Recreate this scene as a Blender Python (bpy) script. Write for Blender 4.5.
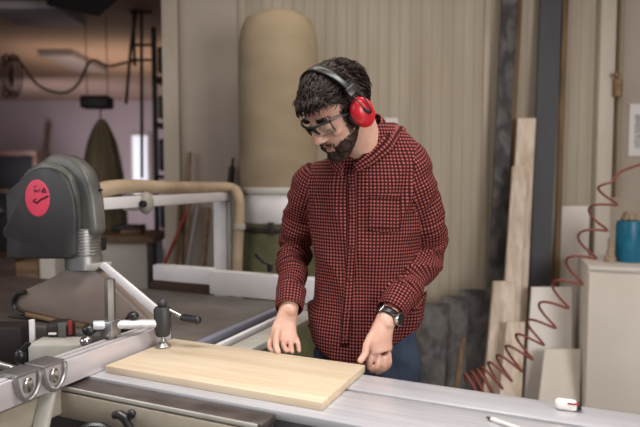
import bpy, bmesh, math, random
from mathutils import Vector, Matrix, noise
random.seed(7)
S = bpy.context.scene
for o in list(bpy.data.objects): bpy.data.objects.remove(o)
COL = S.collection
R = math.radians

# ------------------------------------------------------------------ camera
FPX = 590.0; CAMZ = 1.38; PITCH = math.atan(38.5/590)
cam_d = bpy.data.cameras.new('camera'); cam = bpy.data.objects.new('camera', cam_d); COL.objects.link(cam)
cam.location = (0, 0, CAMZ); cam.rotation_euler = (math.pi/2-PITCH, 0, 0)
cam_d.sensor_width = 36; cam_d.lens = FPX*36/640
cam_d.dof.use_dof = True; cam_d.dof.focus_distance = 1.55; cam_d.dof.aperture_fstop = 2.1
S.camera = cam
# ------------------------------------------------------------------ world and lights
w = bpy.data.worlds.new('world'); S.world = w; w.use_nodes = True
w.node_tree.nodes['Background'].inputs[0].default_value = (0.80, 0.85, 1.0, 1)
w.node_tree.nodes['Background'].inputs[1].default_value = 0.20
def area(name, loc, target, sx, sy, power, col, spread=180):
    d = bpy.data.lights.new(name, 'AREA'); d.shape = 'RECTANGLE'; d.size = sx; d.size_y = sy
    d.energy = power; d.color = col; d.spread = R(spread)
    o = bpy.data.objects.new(name, d); COL.objects.link(o); o.location = loc
    o.rotation_euler = (Vector(target)-Vector(loc)).to_track_quat('-Z', 'Y').to_euler()
    return o
area('window_daylight', (-2.9, 0.5, 2.1), (0.1, 1.8, 1.0), 2.4, 1.5, 26, (0.93, 0.96, 1.0))
area('front_window_daylight', (2.5, -0.9, 1.75), (0.0, 1.9, 0.9), 2.4, 1.4, 108, (1.0, 0.98, 0.96))
area('saw_fill_light', (-0.1, 0.9, 2.7), (-0.1, 1.1, 0), 1.5, 0.4, 19, (1.0, 0.98, 0.96), 110)  # added overhead fill to brighten the tables and board, not a known lamp
area('ceiling_lamp_light', (0.3, 2.3, 2.68), (0.3, 2.3, 0), 1.6, 0.5, 12, (1.0, 0.93, 0.82))
area('back_room_lamp_light', (-2.4, 7.0, 2.0), (-2.4, 7.4, 3.2), 1.6, 1.6, 10, (1.0, 0.78, 0.62))
area('far_wall_fill_light', (-3.9, 8.3, 1.2), (-3.6, 11.0, 1.2), 1.4, 1.2, 34, (0.93, 0.88, 1.0))  # added fill aimed at the far wall to brighten it, no source there
S.view_settings.view_transform = 'Standard'; S.view_settings.look = 'None'
S.view_settings.gamma = 1; S.view_settings.use_curve_mapping = False
S.view_settings.exposure = 0.12

# ------------------------------------------------------------------ coordinates
def W(px, py, Y):
    d = Vector(((px-320)/FPX, 1, -(py-213.5)/FPX))
    c, s = math.cos(PITCH), math.sin(PITCH)
    v = Vector((d.x, d.y*c + d.z*s, -d.y*s + d.z*c))
    return Vector((0, 0, CAMZ)) + v*(Y/v.y)
def G(px, py, z):
    p = W(px, py, 1.0); k = (z-CAMZ)/(p.z-CAMZ)
    return Vector((p.x*k, p.y*k, z))
T = 0.88
ANG = R(-24)
ORG = G(322, 403, T+0.018); ORG.z = 0
MT = Matrix.Translation(ORG) @ Matrix.Rotation(ANG, 4, 'Z')      # frame of the saw: a = sliding direction, b = away
def F(a, b, z): return MT @ Vector((a, b, z))

# ------------------------------------------------------------------ materials
def srgb(r, g, b):
    f = lambda c: (c/255/12.92) if c/255 <= .04045 else ((c/255+.055)/1.055)**2.4
    return (f(r), f(g), f(b), 1)
def mat(name, col, rough=.6, metal=0.0, col2=None, scale=(8, 8, 8), detail=4, bump=0.0, bscale=None, spec=.5, lo=.35, hi=.65, coat=0, dist=0.0, sss=0, rvar=0):
    m = bpy.data.materials.new(name); m.use_nodes = True; nt = m.node_tree; n = nt.nodes; L = nt.links
    p = n['Principled BSDF']
    p.inputs['Base Color'].default_value = col; p.inputs['Roughness'].default_value = rough
    p.inputs['Metallic'].default_value = metal; p.inputs['Specular IOR Level'].default_value = spec
    p.inputs['Coat Weight'].default_value = coat
    if sss:
        p.inputs['Subsurface Weight'].default_value = sss; p.inputs['Subsurface Radius'].default_value = (1, .35, .2); p.inputs['Subsurface Scale'].default_value = .006
    if col2 or bump:
        tc = n.new('ShaderNodeTexCoord'); mp = n.new('ShaderNodeMapping'); mp.inputs['Scale'].default_value = scale
        L.new(tc.outputs['Object'], mp.inputs[0])
        nz = n.new('ShaderNodeTexNoise'); nz.inputs['Scale'].default_value = 1; nz.inputs['Detail'].default_value = detail
        nz.inputs['Distortion'].default_value = dist
        L.new(mp.outputs[0], nz.inputs[0])
        if col2:
            r = n.new('ShaderNodeValToRGB'); r.color_ramp.elements[0].position = lo; r.color_ramp.elements[1].position = hi
            r.color_ramp.elements[0].color = col; r.color_ramp.elements[1].color = col2
            L.new(nz.outputs[0], r.inputs[0]); L.new(r.outputs[0], p.inputs['Base Color'])
        if rvar:
            mr = n.new('ShaderNodeMapRange'); mr.inputs['To Min'].default_value = rough-rvar; mr.inputs['To Max'].default_value = rough+rvar
            L.new(nz.outputs[0], mr.inputs[0]); L.new(mr.outputs[0], p.inputs['Roughness'])
        if bump:
            b = n.new('ShaderNodeBump'); b.inputs['Strength'].default_value = bump; b.inputs['Distance'].default_value = .004
            if bscale:
                nz2 = n.new('ShaderNodeTexNoise'); nz2.inputs['Scale'].default_value = bscale; nz2.inputs['Detail'].default_value = 3
                L.new(tc.outputs['Object'], nz2.inputs[0]); L.new(nz2.outputs[0], b.inputs['Height'])
            else: L.new(nz.outputs[0], b.inputs['Height'])
            L.new(b.outputs[0], p.inputs['Normal'])
    return m
M = {}
M['pine'] = mat('pine_board', srgb(206, 189, 164), .55, col2=srgb(186, 165, 136), scale=(2.4, 38, 38), detail=7, dist=.8, lo=.35, hi=.8, bump=.05)
M['pine_v'] = mat('planed_pine', srgb(216, 200, 184), .6, col2=srgb(180, 162, 140), scale=(30, 30, 2), detail=4, dist=.5)
M['plank_brown'] = mat('brown_timber', srgb(120, 94, 62), .65, col2=srgb(86, 64, 40), scale=(40, 40, 3), detail=4)
M['wood_dark'] = mat('dark_timber', srgb(84, 58, 42), .65, col2=srgb(50, 34, 26), scale=(5, 20, 20))
M['wood_mid'] = mat('worn_timber', srgb(150, 120, 88), .65, col2=srgb(110, 84, 60), scale=(5, 20, 20))
M['alu'] = mat('brushed_aluminium', srgb(204, 204, 208), .40, .4, col2=srgb(184, 184, 190), scale=(3, 90, 30), rvar=.1)
M['alu_f'] = mat('fence_aluminium', srgb(208, 203, 206), .42, .35, col2=srgb(188, 182, 184), scale=(60, 3, 20), rvar=.08)
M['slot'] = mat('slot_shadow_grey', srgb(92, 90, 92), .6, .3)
M['iron'] = mat('cast_iron', srgb(128, 121, 115), .40, .55, col2=srgb(98, 92, 87), scale=(5, 9, 5), detail=7, lo=.3, hi=.72, rvar=.12)
M['irond'] = mat('stained_steel', srgb(96, 88, 84), .45, .4, col2=srgb(70, 62, 58), scale=(12, 20, 10), detail=6)
M['olive'] = mat('olive_grey_enamel', srgb(166, 158, 142), .5, .0, col2=srgb(146, 137, 122), scale=(6, 6, 12), detail=5)
M['white_en'] = mat('white_enamel', srgb(222, 219, 220), .45, 0, col2=srgb(206, 203, 204), scale=(5, 5, 5))
M['grey_lt'] = mat('light_grey_enamel', srgb(182, 180, 172), .5, 0, col2=srgb(158, 154, 144), scale=(9, 9, 9))
M['char'] = mat('charcoal_plastic', srgb(50, 48, 49), .5, 0, col2=srgb(72, 70, 69), scale=(9, 9, 6), detail=6, lo=.5, hi=.8, bump=.1)
M['char_dust'] = mat('dusty_charcoal_plastic', srgb(72, 71, 70), .38, 0, col2=srgb(122, 120, 112), scale=(7, 7, 6), detail=6, lo=.42, hi=.75)
M['black'] = mat('black_plastic', srgb(28, 27, 28), .35)
M['blackm'] = mat('matte_black', srgb(24, 22, 23), .7)
M['chrome'] = mat('chrome', srgb(205, 203, 200), .18, 1)
M['button'] = mat('dark_button', srgb(70, 26, 28), .4)
M['pipe'] = mat('tan_pipe', srgb(150, 134, 110), .6)
M['raild'] = mat('blue_grey_rail', srgb(132, 132, 146), .45, .3)
M['poststeel'] = mat('worn_dark_steel', srgb(110, 104, 98), .4, .6, col2=srgb(84, 78, 74), scale=(30, 30, 9))
M['steel'] = mat('steel_tube', srgb(165, 163, 162), .32, .85)
M['sticker'] = mat('pink_sticker', srgb(226, 62, 92), .4)
M['ink'] = mat('black_ink', srgb(30, 14, 20), .5)
M['guard'] = mat('smoky_dusty_plastic', srgb(140, 126, 115), .38, 0, col2=srgb(122, 107, 98), scale=(4, 4, 7), detail=5)
M['hose'] = mat('tan_hose', srgb(184, 164, 140), .6, 0, col2=srgb(166, 144, 118), scale=(9, 9, 9))
M['bag'] = mat('dust_bag_cloth', srgb(152, 136, 112), .9, 0, col2=srgb(132, 116, 93), scale=(3, 3, 5), detail=6, bump=.25, bscale=240)
M['gbag'] = mat('green_bag', srgb(98, 98, 68), .75, 0, col2=srgb(74, 76, 50), scale=(6, 6, 9), bump=.5, bscale=9)
M['marble'] = mat('dark_marbled_laminate', srgb(46, 43, 45), .65, 0, col2=srgb(102, 98, 97), scale=(12, 12, 8), detail=9, lo=.42, hi=.7, dist=.8)
M['slate'] = mat('slate_grey_board', srgb(72, 72, 78), .6, 0, col2=srgb(64, 64, 70), scale=(5, 5, 2))
M['cream'] = mat('cream_board', srgb(222, 214, 204), .6, 0, col2=srgb(212, 203, 192), scale=(3, 3, 2))
M['whiteb'] = mat('white_board', srgb(230, 225, 219), .55, 0, col2=srgb(222, 215, 208), scale=(3, 3, 3))
M['coil'] = mat('red_brown_tube', srgb(132, 72, 62), .5)
M['teal'] = mat('teal_enamel', srgb(16, 104, 134), .4, 0, col2=srgb(50, 138, 164), scale=(20, 20, 8), lo=.5, hi=.8)
M['twine'] = mat('beige_twine', srgb(176, 156, 134), .9, 0, col2=srgb(140, 122, 100), scale=(60, 60, 60), bump=.8)
M['paper'] = mat('paper', srgb(222, 218, 216), .8)
M['print'] = mat('printed_grey', srgb(140, 136, 140), .8, 0, col2=srgb(205, 200, 200), scale=(40, 40, 60))
M['coat'] = mat('olive_coat_cloth', srgb(158, 142, 114), .9, 0, col2=srgb(128, 114, 88), scale=(6, 6, 3), bump=.3, bscale=30)
M['cable'] = mat('dark_cable', srgb(70, 48, 38), .6)
M['darkm'] = mat('dark_metal', srgb(48, 42, 40), .5, .3)
M['fixt'] = mat('fixture_grey', srgb(158, 148, 150), .5)
M['red'] = mat('red_plastic', srgb(196, 26, 42), .35, coat=.2)
M['redst'] = mat('red_paint', srgb(150, 46, 40), .5)
M['skin'] = mat('skin', srgb(210, 170, 150), .5, 0, col2=srgb(194, 144, 126), scale=(22, 22, 22), detail=3, lo=.3, hi=.75, sss=.25, bump=.12, bscale=160)
M['lip'] = mat('lip', srgb(170, 98, 90), .45)
M['hair'] = mat('dark_hair', srgb(30, 22, 20), .6, 0, col2=srgb(48, 35, 29), spec=.25, scale=(60, 60, 60))
M['beard'] = mat('beard_hair', srgb(48, 34, 28), .6, 0, col2=srgb(74, 52, 40), scale=(80, 80, 80))
M['denim'] = mat('denim', srgb(28, 38, 56), .85, 0, col2=srgb(52, 66, 88), scale=(14, 14, 7), detail=6, lo=.4, hi=.7, bump=.4, bscale=300)
M['leather'] = mat('brown_leather', srgb(70, 46, 32), .5)
M['thread'] = mat('seam_thread', srgb(160, 130, 80), .7)
M['floor'] = mat('concrete_floor', srgb(128, 120, 112), .7, 0, col2=srgb(100, 92, 84), scale=(2, 2, 2), detail=7)
M['ceil'] = mat('ceiling_board', srgb(196, 168, 148), .8, 0, col2=srgb(176, 146, 126), scale=(.6, .6, .6), detail=4)
M['wall'] = mat('painted_wall', srgb(182, 169, 157), .8, 0, col2=srgb(168, 155, 143), scale=(1.2, 1.2, .8), detail=5)
M['wallfar'] = mat('far_wall_paint', srgb(196, 180, 182), .8, 0, col2=srgb(180, 162, 162), scale=(.7, .7, .7))
M['trim'] = mat('trim_paint', srgb(188, 176, 160), .6, 0, col2=srgb(170, 156, 140), scale=(4, 4, 1.5))
M['trimw'] = mat('pale_trim_paint', srgb(206, 198, 186), .6, 0, col2=srgb(192, 182, 168), scale=(4, 4, 1.5))

def beaded():
    m = mat('beaded_panel', srgb(186, 174, 152), .65); nt = m.node_tree; n = nt.nodes; L = nt.links; p = n['Principled BSDF']
    tc = n.new('ShaderNodeTexCoord'); sx = n.new('ShaderNodeSeparateXYZ'); L.new(tc.outputs['Object'], sx.inputs[0])
    mu = n.new('ShaderNodeMath'); mu.operation = 'MULTIPLY'; mu.inputs[1].default_value = 1/0.062; L.new(sx.outputs[0], mu.inputs[0])
    fr = n.new('ShaderNodeMath'); fr.operation = 'FRACT'; L.new(mu.outputs[0], fr.inputs[0])
    r = n.new('ShaderNodeValToRGB'); e = r.color_ramp.elements
    e[0].position = 0; e[0].color = (0, 0, 0, 1); e[1].position = .09; e[1].color = (1, 1, 1, 1); L.new(fr.outputs[0], r.inputs[0])
    b = n.new('ShaderNodeBump'); b.inputs['Strength'].default_value = .6; b.inputs['Distance'].default_value = .006; L.new(r.outputs[0], b.inputs['Height'])
    L.new(b.outputs[0], p.inputs['Normal'])
    mp = n.new('ShaderNodeMapping'); mp.inputs['Scale'].default_value = (7, 7, .7); L.new(tc.outputs['Object'], mp.inputs[0])
    nz = n.new('ShaderNodeTexNoise'); nz.inputs['Scale'].default_value = 1; nz.inputs['Detail'].default_value = 7; L.new(mp.outputs[0], nz.inputs[0])
    c = n.new('ShaderNodeValToRGB'); c.color_ramp.elements[0].color = srgb(160, 147, 129); c.color_ramp.elements[1].color = srgb(184, 173, 156)
    c.color_ramp.elements[0].position = .3; c.color_ramp.elements[1].position = .7
    L.new(nz.outputs[0], c.inputs[0])
    mx = n.new('ShaderNodeMix'); mx.data_type = 'RGBA'; mx.inputs['A'].default_value = srgb(156, 143, 124)
    L.new(r.outputs[0], mx.inputs['Factor']); L.new(c.outputs[0], mx.inputs['B']); L.new(mx.outputs['Result'], p.inputs['Base Color'])
    return m
M['bead'] = beaded()
def gingham():
    m = mat('red_black_check_cloth', srgb(120, 40, 40), .85, spec=.2); nt = m.node_tree; n = nt.nodes; L = nt.links; p = n['Principled BSDF']
    uv = n.new('ShaderNodeUVMap'); uv.uv_map = 'UVMap'; sx = n.new('ShaderNodeSeparateXYZ'); L.new(uv.outputs[0], sx.inputs[0])
    st = []
    for i in range(2):
        mu = n.new('ShaderNodeMath'); mu.operation = 'MULTIPLY'; mu.inputs[1].default_value = 1/0.0094; L.new(sx.outputs[i], mu.inputs[0])
        fr = n.new('ShaderNodeMath'); fr.operation = 'FRACT'; L.new(mu.outputs[0], fr.inputs[0])
        gt = n.new('ShaderNodeMath'); gt.operation = 'GREATER_THAN'; gt.inputs[1].default_value = .48; L.new(fr.outputs[0], gt.inputs[0]); st.append(gt)
    ad = n.new('ShaderNodeMath'); ad.operation = 'ADD'; L.new(st[0].outputs[0], ad.inputs[0]); L.new(st[1].outputs[0], ad.inputs[1])
    dv = n.new('ShaderNodeMath'); dv.operation = 'DIVIDE'; dv.inputs[1].default_value = 2.0; L.new(ad.outputs[0], dv.inputs[0])
    r = n.new('ShaderNodeValToRGB'); r.color_ramp.interpolation = 'CONSTANT'; e = r.color_ramp.elements
    e[0].position = 0; e[0].color = srgb(156, 88, 79); e[1].position = .3; e[1].color = srgb(76, 19, 24)
    x = e.new(.8); x.color = srgb(30, 14, 18)
    L.new(dv.outputs[0], r.inputs[0]); L.new(r.outputs[0], p.inputs['Base Color'])
    tc = n.new('ShaderNodeTexCoord'); nz = n.new('ShaderNodeTexNoise'); nz.inputs['Scale'].default_value = 28; nz.inputs['Detail'].default_value = 4
    L.new(tc.outputs['Object'], nz.inputs[0]); b = n.new('ShaderNodeBump'); b.inputs['Strength'].default_value = .5; b.inputs['Distance'].default_value = .006
    L.new(nz.outputs[0], b.inputs['Height']); L.new(b.outputs[0], p.inputs['Normal'])
    return m
M['check'] = gingham()
def clear():
    m = bpy.data.materials.new('clear_lens'); m.use_nodes = True; nt = m.node_tree; n = nt.nodes; L = nt.links
    n.remove(n['Principled BSDF']); t = n.new('ShaderNodeBsdfTransparent'); t.inputs[0].default_value = (.9, .92, .94, 1)
    g = n.new('ShaderNodeBsdfGlossy'); g.inputs['Roughness'].default_value = .05; fr = n.new('ShaderNodeFresnel'); fr.inputs[0].default_value = 1.35
    mx = n.new('ShaderNodeMixShader'); L.new(fr.outputs[0], mx.inputs[0]); L.new(t.outputs[0], mx.inputs[1]); L.new(g.outputs[0], mx.inputs[2])
    L.new(mx.outputs[0], n['Material Output'].inputs[0]); return m
M['lens'] = clear()
def pane():
    m = bpy.data.materials.new('daylit_pane'); m.use_nodes = True; p = m.node_tree.nodes['Principled BSDF']
    p.inputs['Emission Color'].default_value = (.85, .87, 1, 1); p.inputs['Emission Strength'].default_value = .6; return m
M['pane'] = pane()

# ------------------------------------------------------------------ mesh helpers (everything is authored in world coordinates)
WM = {}
def thing(name, label, cat, loc=(0, 0, 0), rotz=0, group=None):
    o = bpy.data.objects.new(name, None); COL.objects.link(o); o.empty_display_size = .1
    o.location = loc; o.rotation_euler = (0, 0, rotz)
    WM[o] = Matrix.Translation(Vector(loc)) @ Matrix.Rotation(rotz, 4, 'Z')
    o['label'] = label; o['category'] = cat
    if group: o['group'] = group
    return o
def tag(o, label, cat, group=None, kind=None):
    o['label'] = label; o['category'] = cat
    if group: o['group'] = group
    if kind: o['kind'] = kind
    return o
class MB:
    def __init__(s): s.bm = bmesh.new(); s.uvs = False
    def add(s, t, mx=None):
        if mx is not None: bmesh.ops.transform(t, matrix=mx, verts=t.verts)
        me = bpy.data.meshes.new('t'); t.to_mesh(me); t.free(); s.bm.from_mesh(me); bpy.data.meshes.remove(me); return s
    def box(s, lo, hi, mx=None, bev=0.002, seg=2):
        t = bmesh.new(); lo = Vector(lo); hi = Vector(hi); c = (lo+hi)/2; d = hi-lo
        bmesh.ops.create_cube(t, size=1, matrix=Matrix.Translation(c) @ Matrix.Diagonal((d.x, d.y, d.z, 1)))
        if bev: bmesh.ops.bevel(t, geom=t.edges[:], offset=min(bev, min(abs(x) for x in d)*.45), segments=seg, affect='EDGES', profile=.5)
        return s.add(t, mx)
    def prism(s, pts, d, mx=None, bev=0, seg=2):   # polygon in local xz, extruded along +y by d
        t = bmesh.new(); v = [t.verts.new((x, 0, z)) for x, z in pts]; f = t.faces.new(v)
        r = bmesh.ops.extrude_face_region(t, geom=[f]); vs = [g for g in r['geom'] if isinstance(g, bmesh.types.BMVert)]
        bmesh.ops.translate(t, vec=(0, d, 0), verts=vs); bmesh.ops.recalc_face_normals(t, faces=t.faces[:])
        if bev: bmesh.ops.bevel(t, geom=t.edges[:], offset=bev, segments=seg, affect='EDGES', profile=.5)
        return s.add(t, mx)
    def tube(s, pts, r, seg=10, closed=False, flat=1.0):
        pts = [Vector(p) for p in pts]; n = len(pts); rs = r if isinstance(r, (list, tuple)) else [r]*n
        t = bmesh.new(); rings = []; up = None
        for i in range(n):
            a = pts[i-1] if (i or closed) else pts[0]; b = pts[(i+1) % n] if (i < n-1 or closed) else pts[-1]
            d = (b-a).normalized()
            if up is None: up = d.orthogonal().normalized()
            up = (up-d*up.dot(d)).normalized(); q = d.cross(up)
            rings.append([t.verts.new(pts[i]+(up*math.cos(k*2*math.pi/seg)+q*flat*math.sin(k*2*math.pi/seg))*rs[i]) for k in range(seg)])
        for i in range(n if closed else n-1):
            A, B = rings[i], rings[(i+1) % n]
            for k in range(seg): t.faces.new((A[k], A[(k+1) % seg], B[(k+1) % seg], B[k]))
        if not closed: t.faces.new(rings[0][::-1]); t.faces.new(rings[-1])
        bmesh.ops.recalc_face_normals(t, faces=t.faces[:]); return s.add(t)
    def lathe(s, prof, mx=None, seg=24):           # (r, z) around local z
        t = bmesh.new(); rings = []
        for r, z in prof: rings.append([t.verts.new((max(r, 1e-5)*math.cos(k*2*math.pi/seg), max(r, 1e-5)*math.sin(k*2*math.pi/seg), z)) for k in range(seg)])
        for A, B in zip(rings, rings[1:]):
            for k in range(seg): t.faces.new((A[k], A[(k+1) % seg], B[(k+1) % seg], B[k]))
        t.faces.new(rings[0][::-1]); t.faces.new(rings[-1]); bmesh.ops.recalc_face_normals(t, faces=t.faces[:])
        return s.add(t, mx)
    def ell(s, c, r, mx=None, rot=None, sub=3):
        t = bmesh.new(); bmesh.ops.create_icosphere(t, subdivisions=sub, radius=1)
        m = Matrix.Translation(Vector(c)) @ (rot.to_4x4() if rot else Matrix.Identity(4)) @ Matrix.Diagonal((r[0], r[1], r[2], 1))
        return s.add(t, (mx @ m) if mx is not None else m)
    def loft(s, rings, seg=28):                    # ring = (center, u, v, exponent)
        t = bmesh.new(); rr = []
        for c, u, v, e in rings:
            c = Vector(c); L_ = []
            for k in range(seg):
                a = k*2*math.pi/seg; x, y = math.cos(a), math.sin(a)
                x = math.copysign(abs(x)**(2/e), x); y = math.copysign(abs(y)**(2/e), y)
                L_.append(t.verts.new(c+u*x+v*y))
            rr.append(L_)
        for A, B in zip(rr, rr[1:]):
            for k in range(seg): t.faces.new((A[k], A[(k+1) % seg], B[(k+1) % seg], B[k]))
        t.faces.new(rr[0][::-1]); t.faces.new(rr[-1]); bmesh.ops.recalc_face_normals(t, faces=t.faces[:]); return s.add(t)
    def build(s, name, m, parent=None, origin=None, rotz=0, smooth=True, sharp=40):
        if parent is not None: mw = WM[parent]
        else:
            if origin is None:
                xs = [v.co for v in s.bm.verts]
                origin = Vector(((min(v.x for v in xs)+max(v.x for v in xs))/2, (min(v.y for v in xs)+max(v.y for v in xs))/2, min(v.z for v in xs)))
            mw = Matrix.Translation(Vector(origin)) @ Matrix.Rotation(rotz, 4, 'Z')
        bmesh.ops.transform(s.bm, matrix=mw.inverted(), verts=s.bm.verts)
        me = bpy.data.meshes.new(name); s.bm.to_mesh(me); s.bm.free(); me.materials.append(m)
        if smooth:
            for p in me.polygons: p.use_smooth = True
            me.set_sharp_from_angle(angle=R(sharp))
        o = bpy.data.objects.new(name, me); COL.objects.link(o); WM[o] = mw
        if parent is not None: o.parent = parent
        else: o.matrix_world = mw; o.location = mw.translation; o.rotation_euler = (0, 0, rotz)
        return o
def aim(p, d):   # matrix with z along d
    return Matrix.Translation(Vector(p)) @ Vector(d).to_track_quat('Z', 'Y').to_matrix().to_4x4()
def cyl(mb, p0, p1, r, seg=20, bev=None):
    p0, p1 = Vector(p0), Vector(p1); h = (p1-p0).length; e = min(.002, r*.3, h*.3)
    return mb.lathe([(r-e, 0), (r, e), (r, h-e), (r-e, h)], aim(p0, p1-p0), seg)
def spline(pts, n=8):
    P = [Vector(p) for p in pts]; P = [2*P[0]-P[1]]+P+[2*P[-1]-P[-2]]; out = []
    for i in range(1, len(P)-2):
        for k in range(n):
            t = k/n; a, b, c, d = P[i-1:i+3]
            out.append(.5*((2*b)+(c-a)*t+(2*a-5*b+4*c-d)*t*t+(-a+3*b-3*c+d)*t**3))
    out.append(P[-2]); return out
def struct(o): o['kind'] = 'structure'; return o

# ------------------------------------------------------------------ the room
WY = 3.5
def X(px, Y=WY): return (px-320)/FPX*Y*1.0
CZ = 2.75
struct(MB().box((-7, -2.5, -.1), (4, 11.2, 0), bev=0).build('floor', M['floor']))
struct(MB().box((-7, -2.5, CZ), (4, 11.2, CZ+.1), bev=0).build('ceiling', M['ceil']))
struct(MB().box((X(182), WY, 0), (X(246), WY+.12, CZ), bev=0).build('wall_back', M['wall']))
struct(MB().box((X(246), WY, 0), (X(592), WY+.12, CZ), bev=0).build('wall_panelled', M['bead']))
struct(MB().box((X(592), WY, 0), (4, WY+.12, CZ), bev=0).build('wall_back_right', M['wall']))
struct(MB().box((X(166), WY-.04, 0), (X(182)-.004, WY+.16, CZ), bev=.004).build('trim_1', M['trim']))
struct(MB().box((X(592), WY-.05, 0), (X(607), WY, CZ), bev=.004).build('trim_2', M['trimw']))
struct(MB().box((X(481), WY-.012, 0), (X(487), WY, CZ), bev=.003).build('trim_3', M['trim']))
struct(MB().box((X(240), WY-.015, 0), (X(247), WY, CZ), bev=.003).build('trim_4', M['trim']))
struct(MB().box((-7, 11, 0), (4, 11.1, CZ), bev=0).build('wall_far', M['wallfar']))
struct(MB().box((-7.1, -2.5, 0), (-7, 11.2, CZ), bev=0).build('wall_left', M['wallfar']))
struct(MB().box((2.9, -2.5, 0), (3.0, WY, CZ), bev=0).build('wall_right', M['wall']))
wf = struct(MB().box((X(132, 11), 10.93, .9), (X(152, 11), 11.0, 2.15), bev=.01).build('window_1', M['trimw']))
MB().box((X(135, 11), 10.91, .95), (X(149, 11), 10.93, 2.1), bev=0).build('pane', M['pane'], wf)

# ------------------------------------------------------------------ saw: cast table
saw = thing('table_saw', 'large grey cast iron saw table with worn top behind the pine board', 'saw', F(-1.2, .6, 0), ANG)
MB().box((-2.1, .27, T-.045), (-.57, .93, T-.001), MT, .004).build('tabletop', M['iron'], saw)
MB().box((-1.9, .34, 0), (-.7, .88, T-.045), MT, .01).build('base_cabinet', M['olive'], saw)
m_ = MB().box((-.568, .27, T-.035), (-.540, .98, T-.001), MT, .003); m_.build('guide_rail', M['raild'], saw)
MB().box((-.533, .27, T-.06), (-.455, .98, T-.045), MT, .002).build('rail_channel', M['irond'], saw)
MB().box((-.503, .27, T-.03), (-.487, .98, T-.006), MT, .002).build('edge_rail', M['white_en'], saw)
MB().box((-.455, .30, T-.03), (-.38, .86, T-.008), MT, .003).build('extension_plate', M['grey_lt'], saw)
o = MB().prism([(-1.35, T-.0), (-.85, T), (-.85, T+.0012), (-1.35, T+.0012)], .006, MT @ Matrix.Translation((0, .31, 0))).build('blade_slot', M['blackm'], saw)
# rip fence
rf = thing('rip_fence', 'long white metal rip fence standing across the far side of the saw table', 'fence', F(-.9, .96, T), ANG)
MB().box((-1.23, .94, T+.038), (-.93, .99, T+.105), MT, .003).build('fence_extension', M['white_en'], rf)
MB().box((-.93, .935, T+.001), (-.42, .99, T+.098), MT, .003).build('fence_plate', M['white_en'], rf)
MB().box((-.93, .99, T+.001), (-.85, 1.03, T+.05), MT, .003).build('fence_carriage', M['grey_lt'], rf)
lv = MB(); lp = W(270, 272, 2.36)
cyl(lv, lp, lp+Vector((0, 0, .035)), .012); lv.build('clamp_knob', M['black'], rf)
lv = MB(); lv.tube([lp+Vector((0, 0, .03)), W(263, 262, 2.36), W(255, 254, 2.36)], [.006, .006, .008], 10); lv.build('clamp_lever', M['black'], rf)

# sliding table
sl = thing('sliding_table', 'long pale aluminium sliding table carrying the pine board', 'sliding table', F(0, .1, 0), ANG)
m_ = MB()
for b0, b1 in ((-.035, .133), (.147, .255)): m_.box((-.70, b0, T-.02), (1.6, b1, T), MT, .0015)
m_.build('table_surface', M['alu'], sl)
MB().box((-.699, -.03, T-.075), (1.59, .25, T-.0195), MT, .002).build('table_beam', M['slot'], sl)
MB().box((-1.1, .02, .55), (1.5, .19, T-.076), MT, .01).build('guide_beam', M['darkm'], sl)  # dark colour stands in for the shade in the void under the table
MB().box((-.95, .05, 0), (-.80, .16, .55), MT, .01).build('stand', M['olive'], sl); MB().box((1.0, .05, 0), (1.15, .16, .55), MT, .01).build('stand', M['olive'], sl)
# crosscut outrigger
cf = thing('crosscut_outrigger', 'olive grey crosscut frame with dark flat top along the near side of the sliding table', 'machine frame', F(-.4, -.08, T-.07), ANG)
MB().box((-.72, -.098, T-.024), (-.09, -.037, T-.006), MT, .003).build('top_plate', M['irond'], cf)
MB().box((-.72, -.103, T-.016), (-.10, -.098, T-.0065), MT, .001).build('plate_edge', M['grey_lt'], cf)
MB().box((-.72, -.104, T-.082), (-.105, -.094, T-.020), MT, .003).build('front_panel', M['olive'], cf)
MB().box((-.70, -.62, T-.075), (-.64, -.1, T-.012), MT, .004).build('outrigger_arm', M['olive'], cf)
e_ = MB().box((-.105, -.11, T-.06), (-.082, -.05, T-.02), MT, .006); cyl(e_, F(-.09, -.10, T-.012), F(-.09, -.10, T-.05), .010); e_.build('end_clamp', M['black'], cf)
k0 = G(134, 408, T-.04)
kc = F(-.42, -.104, T-.038)
k_ = MB(); cyl(k_, kc, kc+MT.to_3x3() @ Vector((0, -.022, 0)), .009)
kk = kc+MT.to_3x3() @ Vector((0, -.024, 0)); A3 = MT.to_3x3()
k_.tube([kk+A3 @ Vector((-.030, 0, .002)), kk+A3 @ Vector((-.012, -.003, .008)), kk, kk+A3 @ Vector((.010, -.004, -.010)), kk+A3 @ Vector((.022, -.002, -.026))], [.009, .010, .011, .009, .008], 12)
k_.ell(kk+A3 @ Vector((.018, 0, .014)), (.010, .008, .009)); k_.build('wing_knob', M['black'], cf)
s_ = MB(); p0 = W(50, 394, 1.34); p1 = W(39, 446, 1.30)
s_.prism([(-.018, 0), (.018, 0), (.018, .6), (-.018, .6)], .014, Matrix.Translation(p1) @ ((p0-p1).to_track_quat('Z', 'Y').to_matrix().to_4x4()) @ Matrix.Translation((0, 0, -.47)), .002)
s_.build('support_strut', M['grey_lt'], cf)
s_ = MB(); s_.tube([F(-.33, -.13, T-.098), F(-.25, -.14, T-.098)], [.018, .018], 4); s_.build('lower_bar', M['grey_lt'], cf)
hw = MB(); hc = W(93, 446, 1.30); d_ = Vector((.25, -.95, .1)).normalized()
pts = []; qx = d_.orthogonal().normalized(); qy = d_.cross(qx)
for k in range(36): pts.append(hc+(qx*math.cos(k*math.pi/18)+qy*math.sin(k*math.pi/18))*.045)
hw.tube(pts, .009, 8, closed=True)
for k in (0, 12, 24): hw.tube([hc, pts[k]], .005, 8)
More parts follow.
